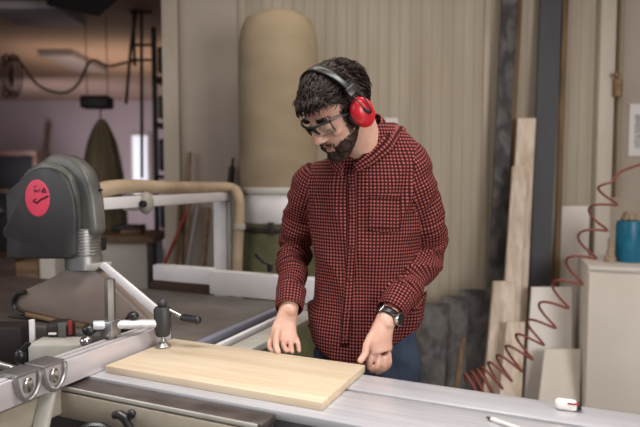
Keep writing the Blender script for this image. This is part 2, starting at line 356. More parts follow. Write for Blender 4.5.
cyl(hw, hc-d_*.02, hc+d_*.02, .014); cyl(hw, hc, hc-d_*.09, .01); hw.build('hand_wheel', M['black'], cf)

# crosscut fence
fe = thing('crosscut_fence', 'silver aluminium crosscut fence running diagonally away on the left', 'fence', F(-.64, -.1, T), ANG)
FA0, FA1, FB0, FB1 = -.672, -.617, -.70, .285
m_ = MB(); m_.prism([(FA0, T+.001), (FA1, T+.001), (FA1, T+.06), (FA1-.010, T+.06), (FA1-.010, T+.055), (FA1-.017, T+.055), (FA1-.017, T+.06), (FA1-.034, T+.06), (FA1-.034, T+.055), (FA1-.041, T+.055), (FA1-.041, T+.06), (FA0, T+.06)],
   FB1-FB0, MT @ Matrix.Translation((0, FB0, 0)), .0008, 1); m_.build('fence_profile', M['alu_f'], fe)
m_ = MB(); m_.box((FA1-.0405, FB0, T+.0545), (FA1-.0345, FB1-.002, T+.0558), MT, 0); m_.box((FA1-.0165, FB0, T+.0545), (FA1-.0105, FB1-.002, T+.0558), MT, 0); m_.build('slot_strip', M['blackm'], fe)
MB().box((FA0+.001, FB1, T+.001), (FA1-.001, FB1+.004, T+.059), MT, .001).build('end_cap', M['black'], fe)
# flip stops
def flip_stop(b, lab):
    t = thing('flip_stop', lab, 'fence stop', F(FA1, b, T+.06), ANG, None)
    u = MB()
    zt = T+.066
    prof = [(FA1+.006, zt, 0), (FA1+.010, zt-.010, .0), (FA1+.011, zt-.032, .004), (FA1+.010, zt-.050, .014), (FA1+.009, zt-.056, .027), (FA1+.009, zt-.048, .040), (FA1+.010, zt-.028, .050), (FA1+.010, zt-.008, .053), (FA1+.006, zt, .053)]
    u.tube(spline([F(a, b-.004+db*1.15, z-.004) for a, z, db in prof], 4), .0052, 8)
    u.build('stop_loop', M['steel'], t)
    MB().box((FA0+.002, b-.004, T+.061), (FA1+.008, b+.058, T+.070), MT, .003).build('stop_base', M['steel'], t)
    q = MB(); q.ell(F(FA1+.008, b+.028, zt-.028), (.004, .012, .018), rot=MT.to_3x3()); q.build('stop_finger', M['chrome'], t)
    return t
flip_stop(-.245, 'chrome flip stop on the crosscut fence, the one nearer the camera')
flip_stop(-.175, 'chrome flip stop on the crosscut fence, the one nearer the clamp')
sr = thing('stop_rod', 'steel rod with black lever lying behind the chrome flip stops', 'rod', F(-.70, -.12, T), ANG)
m_ = MB(); m_.tube([W(-14, 361, 1.40), W(28, 373, 1.40)], .009, 12); m_.build('rod', M['steel'], sr)
m_ = MB(); m_.tube(spline([W(29, 343, 1.41), W(23, 350, 1.41), W(19, 360, 1.41), W(21, 370, 1.41)], 4), .007, 10, flat=.7); m_.ell(W(20, 357, 1.41), (.014, .012, .02)); m_.build('lever', M['black'], sr)

# pine board
MB().box((-.60, 0, T+.0005), (0, .272, T+.0185), MT, .0012).build('pine_board', M['pine'], None, F(-.3, .136, T), ANG)
tag(bpy.data.objects['pine_board'], 'pale pine board lying on the sliding table under both hands', 'board')

# hold-down clamp
hc_ = thing('hold_down_clamp', 'black and steel hold down clamp pressing on the far left corner of the pine board', 'clamp', F(-.645, .12, T+.06), ANG)
foot = G(163, 347, T+.0186)
FY = foot.y
c = MB(); c.lathe([(.021, 0), (.022, .004), (.013, .012), (.008, .016), (.006, .03), (.011, .031), (.011, .037), (.006, .038), (.006, .05)], Matrix.Translation(foot)); c.build('pressure_foot', M['steel'], hc_)
zb = foot.z+.032
c = MB(); c.lathe([(.017, 0), (.021, .006), (.023, .03), (.024, .075), (.020, .082), (.010, .084)], Matrix.Translation((foot.x, foot.y, zb)), 20); c.ell((foot.x, foot.y, zb+.092), (.014, .014, .014)); c.build('clamp_body', M['char'], hc_)
hp = Vector((foot.x+.008, foot.y, zb+.078)); he = W(184, 318, FY-.02); hf = W(197, 320, FY-.03)
c = MB(); c.tube([hp, he], .0045, 8); c.build('handle_rod', M['chrome'], hc_)
c = MB(); c.tube([W(181, 317, FY-.018), W(185, 318, FY-.02), W(193, 319.5, FY-.028), hf], [.008, .0115, .011, .012], 12); c.ell(hf, (.0125, .0125, .0125)); c.build('handle_grip', M['black'], hc_)
PB = F(-.660, .085, T+.061); PT = Vector((PB.x, PB.y, W(111, 279, PB.y).z))
c = MB(); c.lathe([(.0145, -.01), (.0145, PT.z-PB.z-.002), (.013, PT.z-PB.z)], Matrix.Translation(PB) @ Matrix.Rotation(.5, 4, 'Z'), 6); c.build('post', M['poststeel'], hc_)
c = MB(); c.box((-.02, -.02, .006), (.02, .02, .05), Matrix.Translation(PB) @ Matrix.Rotation(ANG, 4, 'Z'), .006); c.build('post_collar', M['steel'], hc_)
arm0 = Vector((PB.x-.04, PB.y-.02, PB.z+.04)); arm1 = Vector((foot.x, foot.y, zb+.035))
c = MB(); c.tube([arm0, arm1], .0125, 16); c.build('arm', M['alu'], hc_)
c = MB(); q = W(133, 316, PB.y+.03); c.tube([(PB+arm1)/2+Vector((-.03, 0, .03)), q], .006, 8); c.ell(q, (.016, .014, .013)); c.build('lock_knob', M['black'], hc_)
c = MB(); q2 = W(89, 330, PB.y-.02); c.ell(q2, (.018, .016, .016)); c.tube([q2, Vector((PB.x, PB.y, PB.z+.03))], .007, 8); c.build('lock_knob', M['black'], hc_)

# blade guard + hood (over the blade)
gd = thing('blade_guard', 'wide brownish smoky plastic blade guard hood over the saw table', 'blade guard', F(-1.0, .32, T+.02), ANG)
def gpx(pts, b):   # pixel outline put on the vertical plane at b of the saw frame
    out = []
    for px, py in pts:
        d = W(px, py, 1)-Vector((0, 0, CAMZ)); n_ = MT.to_3x3() @ Vector((0, 1, 0)); t = (F(0, b, 0)-Vector((0, 0, CAMZ))).dot(n_)/d.dot(n_)
        p = MT.inverted() @ (Vector((0, 0, CAMZ))+d*t); out.append((p.x, p.z))
    return out
prof = gpx([(14, 302), (18, 294), (28, 288), (50, 278), (66, 269), (93, 268), (107, 282), (127, 300), (150, 325), (151, 331), (120, 330), (60, 320), (22, 311)], .31)
MB().prism(prof, .05, MT @ Matrix.Translation((0, .31, 0)), .008, 3).build('guard_shell', M['guard'], gd)
a_ = gpx([(99, 266), (158, 318), (161, 310), (104, 262)], .30)
MB().prism(a_, .012, MT @ Matrix.Translation((0, .296, 0)), .002).build('guard_brace', M['white_en'], gd)
a_ = gpx([(60, 266), (98, 264), (98, 268), (94, 271), (64, 270)], .30)
MB().prism(a_, .06, MT @ Matrix.Translation((0, .30, 0)), .002).build('guard_flange', M['grey_lt'], gd)
g_ = gpx([(26, 292), (19, 294), (14.5, 300), (14.5, 307), (19, 312), (25, 314)], .305)
mb = MB(); mb.tube(spline([MT @ Vector((a, .303, z)) for a, z in g_], 4), .007, 8); mb.build('guard_lip', M['black'], gd)
a_ = gpx([(20, 311), (60, 320), (85, 324), (85, 328), (58, 323), (20, 314)], .31)
MB().prism(a_, .05, MT @ Matrix.Translation((0, .304, 0)), .001).build('guard_trim', M['wood_mid'], gd)
gtop = gpx([(84, 268), (84, 240), (70, 250), (98, 250)], .335)
hd = thing('extraction_hood', 'dusty charcoal dome shaped extraction hood with a pink round sticker', 'extraction hood', F(gtop[0][0], .335, 1.09), ANG)
nk = MB(); rr = (gtop[3][0]-gtop[2][0])/2*.95; prf = []
z0, z1 = gtop[0][1], gtop[1][1]+.04
for k in range(41):
    f = k/40; prf.append((rr*(1.0 if f < .35 else .92+.06*(k % 3 == 0)), z0+(z1-z0)*f))
nk.lathe(prf, MT @ Matrix.Translation((gtop[0][0], .335, 0))); nk.build('hose_neck', M['steel'], hd)
front = gpx([(5, 259), (6, 240), (2, 236), (2, 228), (6, 224), (5, 193), (12, 186), (30, 171), (38, 167.5), (48, 167.5), (58, 172), (66, 182), (72, 198), (74, 218), (73, 255), (70, 259)], .26)
MB().prism(front, .022, MT @ Matrix.Translation((0, .26, 0)), .008, 3).build('face_plate', M['char'], hd)
mid = gpx([(10, 252), (10, 192), (28, 168), (42, 161), (58, 165), (70, 176), (76, 196), (77, 220), (75, 248)], .285)
MB().prism(mid, .03, MT @ Matrix.Translation((0, .281, 0)), .012, 4).build('middle_shell', M['char_dust'], hd)
back = gpx([(30, 240), (34, 175), (37, 161), (48, 154), (62, 154), (72, 158), (82, 168), (88, 182), (92, 200), (94, 222), (95, 233), (86, 240), (70, 241)], .31)
MB().prism(back, .06, MT @ Matrix.Translation((0, .31, 0)), .018, 4).build('dome_shell', M['char_dust'], hd)
# sticker
st = gpx([(38, 198)], .262)[0]
sk = MB(); sk.ell((st[0], .2595, st[1]), (.056, .0012, .060), MT, sub=4); so = sk.build('sticker', M['sticker'], hd); so['label'] = 'pink oval sticker with black scribbled marks'
ik = MB()
def stroke(pts, r=.0018):
    g = gpx(pts, .2575); ik.tube([MT @ Vector((a, .2578, z)) for a, z in g], r, 6)
stroke([(33, 201), (37, 203), (40, 200), (44, 198), (48, 196)], .0026); stroke([(34, 189), (35, 192), (37, 190), (38, 192)]); stroke([(42, 192), (44, 188), (46, 192), (42, 192)], .0022); stroke([(39, 189), (40, 191)]); stroke([(34, 187), (36, 186)], .0015); stroke([(34, 200), (36, 199)], .002)
ik.build('scribble', M['ink'], so)
for px, py in ((92, 191), (72, 163)):
    g = gpx([(px-3, py), (px+3, py-1)], .318); sc = MB(); sc.tube([MT @ Vector((a, .348, z)) for a, z in g], .004, 6); sc.build('screw_slot', M['blackm'], hd)
g = gpx([(96, 238), (95, 252), (92, 242)], .35); MB().prism(g, .04, MT @ Matrix.Translation((0, .36, 0)), .001).build('bracket', M['blackm'], hd)
lk = MB(); g = gpx([(-3, 205), (4, 212), (-2, 222)], .30); lk.tube([MT @ Vector((a, .29, z)) for a, z in g], .012, 8); lk.build('side_fitting', M['darkm'], hd)

# overhead guard arm
oa = thing('overhead_arm', 'white square tube overhead arm on a column reaching to the extraction hood', 'support arm', (X(228, 2.9), 2.9, 0))
pA = W(60, 204, 2.0); pB = W(226, 199.5, 2.92)
pA.z = pB.z = 1.275
bl = (pB-pA).length; mA = aim(pA, pB-pA)
MB().box((-.028, -.022, 0), (.028, .022, bl), mA, .004).build('arm_beam', M['white_en'], oa)
xc = X(221, 2.93)
m_ = MB(); m_.box((xc-.035, 2.9, 0), (xc+.03, 2.97, 1.30), None, .006); m_.build('column', M['white_en'], oa)
m_ = MB(); m_.box((xc+.034, 2.9, 0), (xc+.052, 2.96, 1.28), None, .004); m_.build('column_rail', M['grey_lt'], oa)
m_ = MB(); jp = W(146, 203, 2.35); m_.ell(jp, (.03, .035, .045)); m_.box(jp+Vector((-.09, -.02, -.03)), jp+Vector((-.02, .04, .035)), None, .008); m_.build('arm_joint', M['grey_lt'], oa)
m_ = MB(); cyl(m_, jp+Vector((.0, -.05, -.002)), jp+Vector((.0, -.02, -.002)), .014); m_.build('pivot_bolt', M['blackm'], oa)
hz = 1.275+.052
ho = MB(); hpts = spline([W(80, 198, 2.12), W(105, 189, 2.2), Vector((W(130, 0, 2.35).x, 2.35, hz+.008)), Vector((W(165, 0, 2.5).x, 2.5, hz)), Vector((W(200, 0, 2.75).x, 2.75, hz-.004)), Vector((X(231, 2.9), 2.89, hz-.01)), Vector((X(239, 2.85), 2.83, hz-.05)), Vector((X(240, 2.85), 2.82, 1.18)), Vector((X(237, 2.85), 2.83, .9)), Vector((X(236, 2.85), 2.83, .4))], 8)
rs = [(.031-.006*min(1, i/30)) for i in range(len(hpts))]
ho.tube(hpts, rs, 14); tag(ho.build('extraction_hose', M['hose']), 'tan flexible hose running along the white arm and down its column', 'hose')
m_ = MB(); cyl(m_, (X(240, 2.85), 2.82, 1.12), (X(240, 2.85), 2.82, 1.145), .030); tag(m_.build('hose_clamp', M['grey_lt']), 'pale clamp ring around the tan hose', 'hose clamp')

# scoring unit / clutter left of the fence
su = thing('setting_unit', 'dark motor unit on a pale green grey casing behind the crosscut fence', 'machine part', F(-.95, .05, T), ANG)
p = G(43, 352, T)
def at(px, py, Y): return W(px, py, Y)
B_ = lambda lo, hi, Y, d: (Vector((W(lo[0], 0, Y).x, Y, W(0, hi[1], Y).z)), Vector((W(hi[0], 0, Y).x, Y+d, W(0, lo[1], Y).z)))
l, h = B_((16, 345), (70, 372), 1.62, .09); MB().box(l, h, None, .006).build('casing', M['grey_lt'], su)
l, h = B_((34, 322), (60, 348), 1.70, .06); mm = MB().box(l, h, None, .02, 3); mm.build('motor', M['darkm'], su)
l, h = B_((48, 323), (56, 338), 1.692, .006); MB().box(l, h, None, .003).build('motor_cover', M['char_dust'], su)
l, h = B_((38, 333), (46, 335), 1.692, .006); MB().box(l, h, None, .001).build('maker_plate', M['paper'], su)
l, h = B_((59, 321), (62, 335), 1.69, .01); MB().box(l, h, None, .002).build('red_tab', M['redst'], su)
l, h = B_((18, 320), (23, 345), 1.70, .012); MB().box(l, h, None, .002).build('post', M['white_en'], su)
mm = MB(); mm.ell(W(86, 341, 1.60), (.017, .017, .014)); cyl(mm, W(86, 348, 1.60), W(86, 341, 1.60), .009); mm.build('knob', M['chrome'], su)
l, h = B_((-60, 327), (10, 372), 1.74, .08); MB().box(l, h, None, .01).build('lower_housing', M['darkm'], su)

# small things on the sliding table
wp = G(568, 410, T); wt = thing('plastic_dispenser', 'small white plastic dispenser lying on the sliding table at the right', 'dispenser', wp, -.35)
WM[wt] = Matrix.Translation(wp) @ Matrix.Rotation(-.35, 4, 'Z')
MB().box((-.026, -.011, .0005), (.018, .013, .022), WM[wt], .008, 4).build('cap_body', M['whiteb'], wt)
MB().box((.016, -.008, .004), (.026, .010, .017), WM[wt], .002).build('cap_nozzle', M['blackm'], wt)
MB().box((-.002, -.0125, .016), (.020, -.004, .0195), WM[wt], .001).build('cap_stripe', M['redst'], wt)
q0 = G(486, 417, T+.005); q1 = G(516, 427.5, T+.005)
pc = thing('marking_pencil', 'white pencil with a dark tip lying on the bottom edge of the sliding table', 'pencil', G(500, 421, T))
d_ = (q1-q0).normalized(); m_ = MB(); m_.tube([q0+d_*.012, q0+d_*.16], .0045, 6); m_.build('shaft', M['whiteb'], pc)
m_ = MB(); m_.tube([q0+d_*.012, q0], [.0045, .001], 6); m_.build('tip', M['darkm'], pc)

# ------------------------------------------------------------------ back wall items
dc = thing('dust_collector', 'tall dust collector with beige cloth bag above a white ring and green sack', 'dust collector', (X(279, 3.0), 3.0, 0))
dx = X(279, 3.0)
bg = MB(); prf = [(.15, 1.30), (.185, 1.32), (.195, 1.40), (.201, 1.6), (.198, 1.85), (.197, 2.02), (.188, 2.09), (.165, 2.145), (.12, 2.175), (.06, 2.188), (0.0, 2.19)]
bg.lathe(prf, Matrix.Translation((dx, 3.0, 0)), 48)
for v in bg.bm.verts:
    r_ = noise.noise(Vector((v.co.x*5, v.co.y*5, v.co.z*2)))*.012; dd = Vector((v.co.x-dx, v.co.y-3.0, 0)); v.co += dd.normalized()*r_ if dd.length > .02 else Vector()
bg.build('filter_bag', M['bag'], dc)
MB().lathe([(.186, 1.145), (.19, 1.15), (.19, 1.285), (.186, 1.29)], Matrix.Translation((dx, 3.0, 0)), 48).build('housing_ring', M['white_en'], dc)
MB().lathe([(.196, 1.285), (.2, 1.29), (.2, 1.315), (.196, 1.32)], Matrix.Translation((dx, 3.0, 0)), 48).build('clamp_band', M['grey_lt'], dc)
MB().lathe([(.19, 1.10), (.195, 1.105), (.195, 1.12), (.19, 1.125)], Matrix.Translation((dx, 3.0, 0)), 48).build('lower_clamp_band', M['darkm'], dc)
MB().box((dx-.04, 2.79, 1.10), (dx-.01, 2.81, 1.155), None, .003).build('band_latch', M['darkm'], dc)
gb = MB(); gb.lathe([(.05, .2), (.15, .21), (.19, .3), (.2, .6), (.195, .9), (.186, 1.08), (.185, 1.145)], Matrix.Translation((dx, 3.0, 0)), 48)
for v in gb.bm.verts:
    r_ = noise.noise(Vector((v.co.x*9, v.co.y*9, v.co.z*3)))*.02*(1 if v.co.z < 1.05 else 0); dd = Vector((v.co.x-dx, v.co.y-3.0, 0)); v.co += dd.normalized()*r_
gb.build('collection_sack', M['gbag'], dc)
fr = MB().box((dx-.16, 2.8, 0), (dx+.25, 3.2, .04), None, .008)
for sx, sy in ((-1, 1), (1, 1)): fr.tube([(dx+sx*.22, 3.0+sy*.17, .03), (dx+sx*.195, 3.0+sy*.09, 1.2)], .014, 8)
fr.build('stand', M['darkm'], dc)

def plank(name, tl, tr, yt, bl_, br_, Yt, Yb, th, m, label, cat, group=None, notch=None):
    # leaning sheet: top edge pixels at row yt, bottom edge pixels at row 390, foot on the floor
    a, b = W(tl, yt, Yt), W(tr, yt, Yt); c, d = W(bl_, 390, Yb), W(br_, 390, Yb)
    kc = a.z/(a.z-c.z); c = a+(c-a)*kc; kd = b.z/(b.z-d.z); d = b+(d-b)*kd
    t = bmesh.new(); n_ = (b-a).cross(c-a).normalized()
    if n_.y < 0: n_ = -n_
    vs = [t.verts.new(p) for p in (a, b, d, c)]+[t.verts.new(p+n_*th) for p in (a, b, d, c)]
    for f in ((0, 1, 2, 3), (7, 6, 5, 4), (0, 4, 5, 1), (1, 5, 6, 2), (2, 6, 7, 3), (3, 7, 4, 0)): t.faces.new([vs[i] for i in f])
    bmesh.ops.recalc_face_normals(t, faces=t.faces[:]); bmesh.ops.bevel(t, geom=t.edges[:], offset=.0015, segments=1, affect='EDGES')
    mb = MB(); mb.add(t); return tag(mb.build(name, m), label, cat, group)
plank('marbled_plank', 506, 521, -70, 483, 499, 3.44, 3.30, .02, M['marble'], 'tall dark grey marbled plank leaning against the panelled wall', 'plank')
plank('timber_batten', 521, 526, -60, 497, 502, 3.46, 3.33, .02, M['plank_brown'], 'thin tall brown batten leaning right beside the marbled plank', 'batten')
plank('slate_plank', 543, 565, -60, 526, 545, 3.45, 3.33, .022, M['slate'], 'tall plain slate grey plank leaning on the wall', 'plank')
plank('timber_batten', 565, 571, -60, 551, 556, 3.46, 3.34, .02, M['plank_brown'], 'thin tall tan batten leaning right beside the slate grey plank', 'batten')
plank('pine_plank', 518, 536, 118, 503, 523, 3.36, 3.12, .022, M['pine_v'], 'taller pale pine plank leaning between the marbled and slate grey planks', 'plank')
plank('pine_plank', 513, 528, 166, 498, 515, 3.28, 3.02, .022, M['pine_v'], 'narrower pale pine plank leaning in front of the taller pine plank', 'plank')
plank('pine_offcut', 494, 517, 281, 484, 509, 3.09, 2.97, .03, M['pine_v'], 'short pine panel leaning low in front of the marbled plank', 'panel')
plank('pine_offcut', 507, 525, 322, 500, 522, 2.98, 2.88, .03, M['pine_v'], 'shortest pine panel leaning low in front of the other pine pieces', 'panel')
for tl, tr, yt, bl2, br2, dy, lab in ((427, 449, 303, 412, 436, 0, 'lowest of the dark marbled panels, behind the man\'s hip'), (444, 469, 296, 431, 456, .05, 'middle dark marbled panel in the stepped stack by the wall'), (463, 490, 289, 450, 478, .10, 'highest dark marbled panel in the stepped stack by the wall')):
    plank('marbled_sheet', tl-2, tr+1, yt, bl2, br2+8, 3.2+dy, 3.0+dy, .02, M['marble'], lab, 'panel')
plank('timber_strip', 461.5, 466, 338, 454, 459, 3.02, 2.95, .015, M['plank_brown'], 'thin brown timber strip leaning on the dark marbled panels', 'offcut')
plank('white_sheet', 562, 590, 206, 550, 584, 3.45, 3.38, .018, M['whiteb'], 'tall white panel leaning behind the coiled tube', 'panel')
plank('white_sheet', 532, 572, 287, 525, 572, 3.12, 3.05, .018, M['whiteb'], 'short white panel leaning right of the pine pieces', 'panel')
plank('cream_sheet', 545, 581, 349, 540, 580, 2.98, 2.93, .018, M['cream'], 'lowest cream panel leaning beside the cream cabinet', 'panel')

cbr = R(-17); zc = W(600, 266, 2.85).z; cfl = W(588, 265, 2.86); MC = Matrix.Translation((cfl.x, 2.86, 0)) @ Matrix.Rotation(cbr, 4, 'Z')
cb = thing('cream_cabinet', 'cream cabinet with a flat top holding the blue canister', 'cabinet', MC @ Vector((.4, .2, 0)), cbr)
MB().box((0, 0, .06), (.8, .40, zc-.018), MC, .003).build('body', M['cream'], cb)
MB().box((0, -.019, zc-.018), (.80, .40, zc), MC, .003).build('worktop', M['whiteb'], cb)
MB().box((.03, .03, 0), (.77, .38, .06), MC, .003).build('plinth', M['trim'], cb)
MB().box((.004, -.018, .08), (.398, 0, zc-.03), MC, .002).build('door', M['cream'], cb)
MB().box((.402, -.018, .08), (.796, 0, zc-.03), MC, .002).build('door', M['cream'], cb)
bc = thing('blue_canister', 'teal blue canister standing on the cream cabinet', 'canister', (W(632, 265, 3.0).x, 3.0, zc))
bx = W(628, 265, 3.0).x; hc2 = W(0, 221, 3.0).z-zc
MB().lathe([(.060, 0), (.063, .004), (.063, hc2-.02), (.058, hc2), (.04, hc2+.002)], Matrix.Translation((bx, 3.0, zc+.001)), 32).build('body', M['teal'], bc)
mm = MB()
for k in range(26): a = k*.9; mm.ell((bx+.028*math.cos(a)*(1-k/40), 3.0+.03*math.sin(a), zc+hc2+.008+.0012*k), (.018, .016, .012), sub=2)
mm.build('twine_top', M['twine'], bc)
mm = MB(); tp = W(610, 262, 2.98)
prf = [(.028, 0), (.032, .01), (.022, .03), (.014, .07), (.013, .12)]
mm.lathe(prf, Matrix.Translation((tp.x, 2.98, zc)), 16); tag(mm.build('glue_bottle', M['twine']), 'small beige bottle beside the blue canister', 'bottle')

# coiled tube
ax = spline([W(470, 388, 2.45), W(492, 378, 2.45), W(520, 352, 2.47), W(550, 312, 2.5), W(580, 262, 2.55), W(600, 215, 2.6), W(612, 182, 2.62)], 24)
cl = []; phase = 0; n = len(ax)
for i, p in enumerate(ax):
    pass
sub = []
for i in range(n-1):
    for k in range(8): sub.append(ax[i].lerp(ax[i+1], k/8))
N = len(sub); turns = 0
up = Vector((0, 1, 0))
for i, p in enumerate(sub):
    f = i/N; rate = 21*(1-f)+6.5*f            # turns per unit length fraction
    turns += rate/N*1.05
    d = (sub[min(i+1, N-1)]-sub[max(i-1, 0)]).normalized(); u = (up-d*up.dot(d)).normalized(); v = d.cross(u)
    rad = (.062*(1-f)+.050*f)*min(1, (N-i)/60+.15)
    cl.append(p+(u*math.cos(turns*2*math.pi)*.8+v*math.sin(turns*2*math.pi))*rad)
cl = cl[::2]
cl += spline([cl[-1], W(618, 174, 2.62), W(630, 168, 2.63), W(650, 164, 2.66), W(700, 168, 2.8)], 6)[1:]
cm = MB(); cm.tube(cl, .0056, 8); tag(cm.build('coiled_air_tube', M['coil']), 'red brown coiled air tube rising from the table to the right edge', 'air tube')

m_ = MB(); m_.tube([(X(617, 3.46), 3.46, 1.25), (X(616, 3.46), 3.46, CZ)], .012, 10); pp = m_.build('wall_pipe', M['pipe']); tag(pp, 'thin beige pipe running up the wall beside the pale post', 'pipe')
m_ = MB(); cyl(m_, (X(614.5, 3.43), 3.43, 1.83), (X(614.5, 3.43), 3.43, 1.93), .025); m_.ell((X(612, 3.42), 3.41, 1.95), (.018, .018, .018)); m_.build('valve', M['wood_mid'], pp)
def sheet(name, x0, y0, x1, y1, label, prt=True):
    a = W(x0, y1, 3.49); b = W(x1, y0, 3.49)
    o = MB().box((a.x, 3.488, a.z), (b.x, 3.4985, b.z), None, 0).build(name, M['paper']); tag(o, label, 'paper')
    if prt: MB().box((a.x+(b.x-a.x)*.25, 3.486, a.z+(b.z-a.z)*.15), (b.x-(b.x-a.x)*.1, 3.4885, b.z-(b.z-a.z)*.2), None, 0).build('printed_area', M['print'], o)
sheet('wall_poster', 628, 104, 652, 156, 'white sheet with grey print pinned on the wall at the right edge')
sheet('wall_note', 383, 118, 398, 131, 'small blank white note on the wall above the man\'s shoulder', False)

# sticks left of the collector
def stick(p0, p1, r, m, name, lab, cat='stick'):
    mb = MB(); mb.tube([p0, p1], r, 8); return tag(mb.build(name, m), lab, cat)
def toflr(a, b): k = a.z/(a.z-b.z); return a+(b-a)*k
for (x0, y0, x1, y1, r, m, lab) in ((192, 200, 168, 256, .010, M['redst'], 'red painted rod leaning behind the white arm'), (180, 205, 177, 262, .013, M['plank_brown'], 'brown stick leaning just right of the red rod foot'),
        (198, 206, 188, 262, .012, M['fixt'], 'grey rod leaning right of the red rod'), (209, 208, 204, 262, .012, M['wood_mid'], 'tan stick leaning left of the white column'), (190, 152, 187, 262, .010, M['wood_mid'], 'long thin wooden handle leaning on the wall above the hose')):
    a = W(x0, y0, 3.46); b = toflr(a, W(x1, y1, 3.425)); stick(a, b, r, m, 'leaning_stick', lab)
mm = MB(); mm.tube(spline([W(233, 158, 3.46), W(232, 168, 3.45), W(230, 186, 3.45)], 4), [.008]*4+[.02]*4+[.026], 8); tag(mm.build('hanging_brush', M['darkm']), 'small dark brush hanging on the wall left of the dust bag', 'brush')

# workbench in the back room
wb = thing('workbench', 'cluttered brown workbench with a pale front beyond the saw guard', 'workbench', (X(118, 4.2), 4.2, 0))
a = W(70, 241, 4.0); b = W(154, 233, 4.0)
zt = W(0, 236, 4.0).z
MB().box((a.x, 4.0, zt-.05), (b.x, 4.48, zt), None, .006).build('worktop', M['wood_mid'], wb)
MB().box((a.x+.05, 4.04, .1), (b.x-.06, 4.46, zt-.05), None, .01).build('front_cabinet', M['cream'], wb)
MB().box((b.x-.05, 4.03, 0), (b.x-.01, 4.1, zt-.05), None, .004).build('leg', M['darkm'], wb)
MB().box((a.x+.01, 4.03, 0), (a.x+.05, 4.1, zt-.05), None, .004).build('leg', M['darkm'], wb)
mm = MB()
mm.box((W(108, 0, 4.3).x, 4.25, zt), (W(138, 0, 4.3).x, 4.4, zt+.05), None, .01); tag(mm.build('tool_case', M['darkm']), 'dark tool case lying on the workbench', 'case')
mm = MB().box((W(120, 0, 4.2).x, 4.1, zt+.001), (W(140, 0, 4.2).x, 4.2, zt+.03), None, .004); tag(mm.build('wood_offcut', M['wood_mid']), 'small brown offcut in front of the dark tool case', 'offcut')
for (x0, x1, y0, y1, m, nm, lab) in ((-30, 15, 258, 330, M['wood_dark'], 'wooden_crate', 'dark brown crate at the left edge beneath the charcoal hood'), (15, 38, 262, 330, M['wood_mid'], 'wooden_crate', 'tan timber crate right of the dark crate under the hood'), (39, 55, 258, 330, M['cream'], 'cardboard_box', 'pale box between the tan crate and the blade guard')):
    aa = W(x0, y0, 3.6); bb = W(x1, y0, 3.6); tag(MB().box((aa.x, 3.6, 0), (bb.x, 3.9, aa.z), None, .008).build(nm, m), lab, 'box' if 'box' in nm else 'crate')
aa = W(150, 222, 3.45); 
tag(MB().box((W(150, 0, 3.2).x, 3.1, 0), (W(214, 0, 3.2).x, 3.3, W(0, 284, 3.2).z+.03), None, .01).build('timber_stack_box', M['wood_dark']), 'dark brown wooden box behind the rip fence', 'box')
# coat and its lamp
lampz = W(0, 103, 5.2).z; lx = W(95, 0, 5.2).x
la = thing('hanging_lamp', 'dark unlit hanging lamp above the olive coat', 'lamp', (lx, 5.2, lampz))
MB().box((lx-.13, 5.12, lampz-.05), (lx+.12, 5.28, lampz+.06), None, .02).build('lamp_housing', M['darkm'], la)
m_ = MB(); m_.tube([(lx-.09, 5.2, lampz+.05), (lx-.09, 5.2, CZ)], .004, 6); m_.tube([(lx+.09, 5.2, lampz+.05), (lx+.09, 5.2, CZ)], .004, 6); m_.build('hanging_wire', M['cable'], la)
ct = thing('hanging_coat', 'olive brown coat hanging on a hook beneath the dark lamp', 'coat', (lx+.03, 5.2, 1.0))
rg = []; cxx = W(98.5, 0, 5.2).x
for k, (y, hw_) in enumerate(((119, 2.5), (123, 6), (130, 9.5), (142, 14), (158, 17.5), (175, 20), (200, 22), (240, 23))):
    rg.append((Vector((cxx, 5.2, W(0, y, 5.2).z)), Vector((hw_/FPX*5.2, 0, 0)), Vector((0, hw_*.45/FPX*5.2, 0)), 2))
cc = MB(); cc.loft(rg, 60)
for v in cc.bm.verts:
    an = math.atan2((v.co.y-5.2)*2, v.co.x-cxx); k_ = min(1, (W(0, 119, 5.2).z-v.co.z)/.2); v.co.y += .018*k_*math.sin(an*9+v.co.z*2)-.0; v.co.x += .010*k_*math.sin(an*7+1)
cc.build('cloth', M['coat'], ct)
m_ = MB(); m_.tube(spline([(cxx, 5.2, W(0, 121, 5.2).z), (cxx-.01, 5.2, W(0, 114, 5.2).z), (cxx+.005, 5.2, lampz-.045)], 4), .006, 8); m_.build('hook', M['darkm'], ct)
# ceiling things
def ceil_panel(x0, x1, Y0, Y1, th, m, nm, lab, cat, xr=None):
    a = (x0-320)/FPX*Y0; b = (x1-320)/FPX*Y0
    return tag(MB().box((a, Y0, CZ-th), (b, Y1, CZ-.002), None, .006).build(nm, m), lab, cat)
ceil_panel(42, 76, 6.55, 7.6, .07, M['fixt'], 'ceiling_light', 'unlit grey light panel in the middle of the back room ceiling', 'ceiling light')
ceil_panel(-10, 62, 4.75, 5.3, .06, M['fixt'], 'ceiling_light', 'unlit grey light panel at the top left corner', 'ceiling light')
hq = [G(46, 6, CZ-.16), G(100, 17, CZ-.16), G(126, -6, CZ-.16), G(72, -14, CZ-.16)]
t_ = bmesh.new(); lo_ = [t_.verts.new(p) for p in hq]; up_ = [t_.verts.new(p+Vector((0, 0, .158))) for p in hq]
t_.faces.new(lo_); t_.faces.new(up_)
for i in range(4): t_.faces.new((lo_[i], lo_[(i+1) % 4], up_[(i+1) % 4], up_[i]))
bmesh.ops.recalc_face_normals(t_, faces=t_.faces[:]); bmesh.ops.bevel(t_, geom=t_.edges[:], offset=.01, segments=2, affect='EDGES')
tag(MB().add(t_).build('ceiling_heater', M['blackm']), 'black box heater hung from the back room ceiling at the top', 'heater')
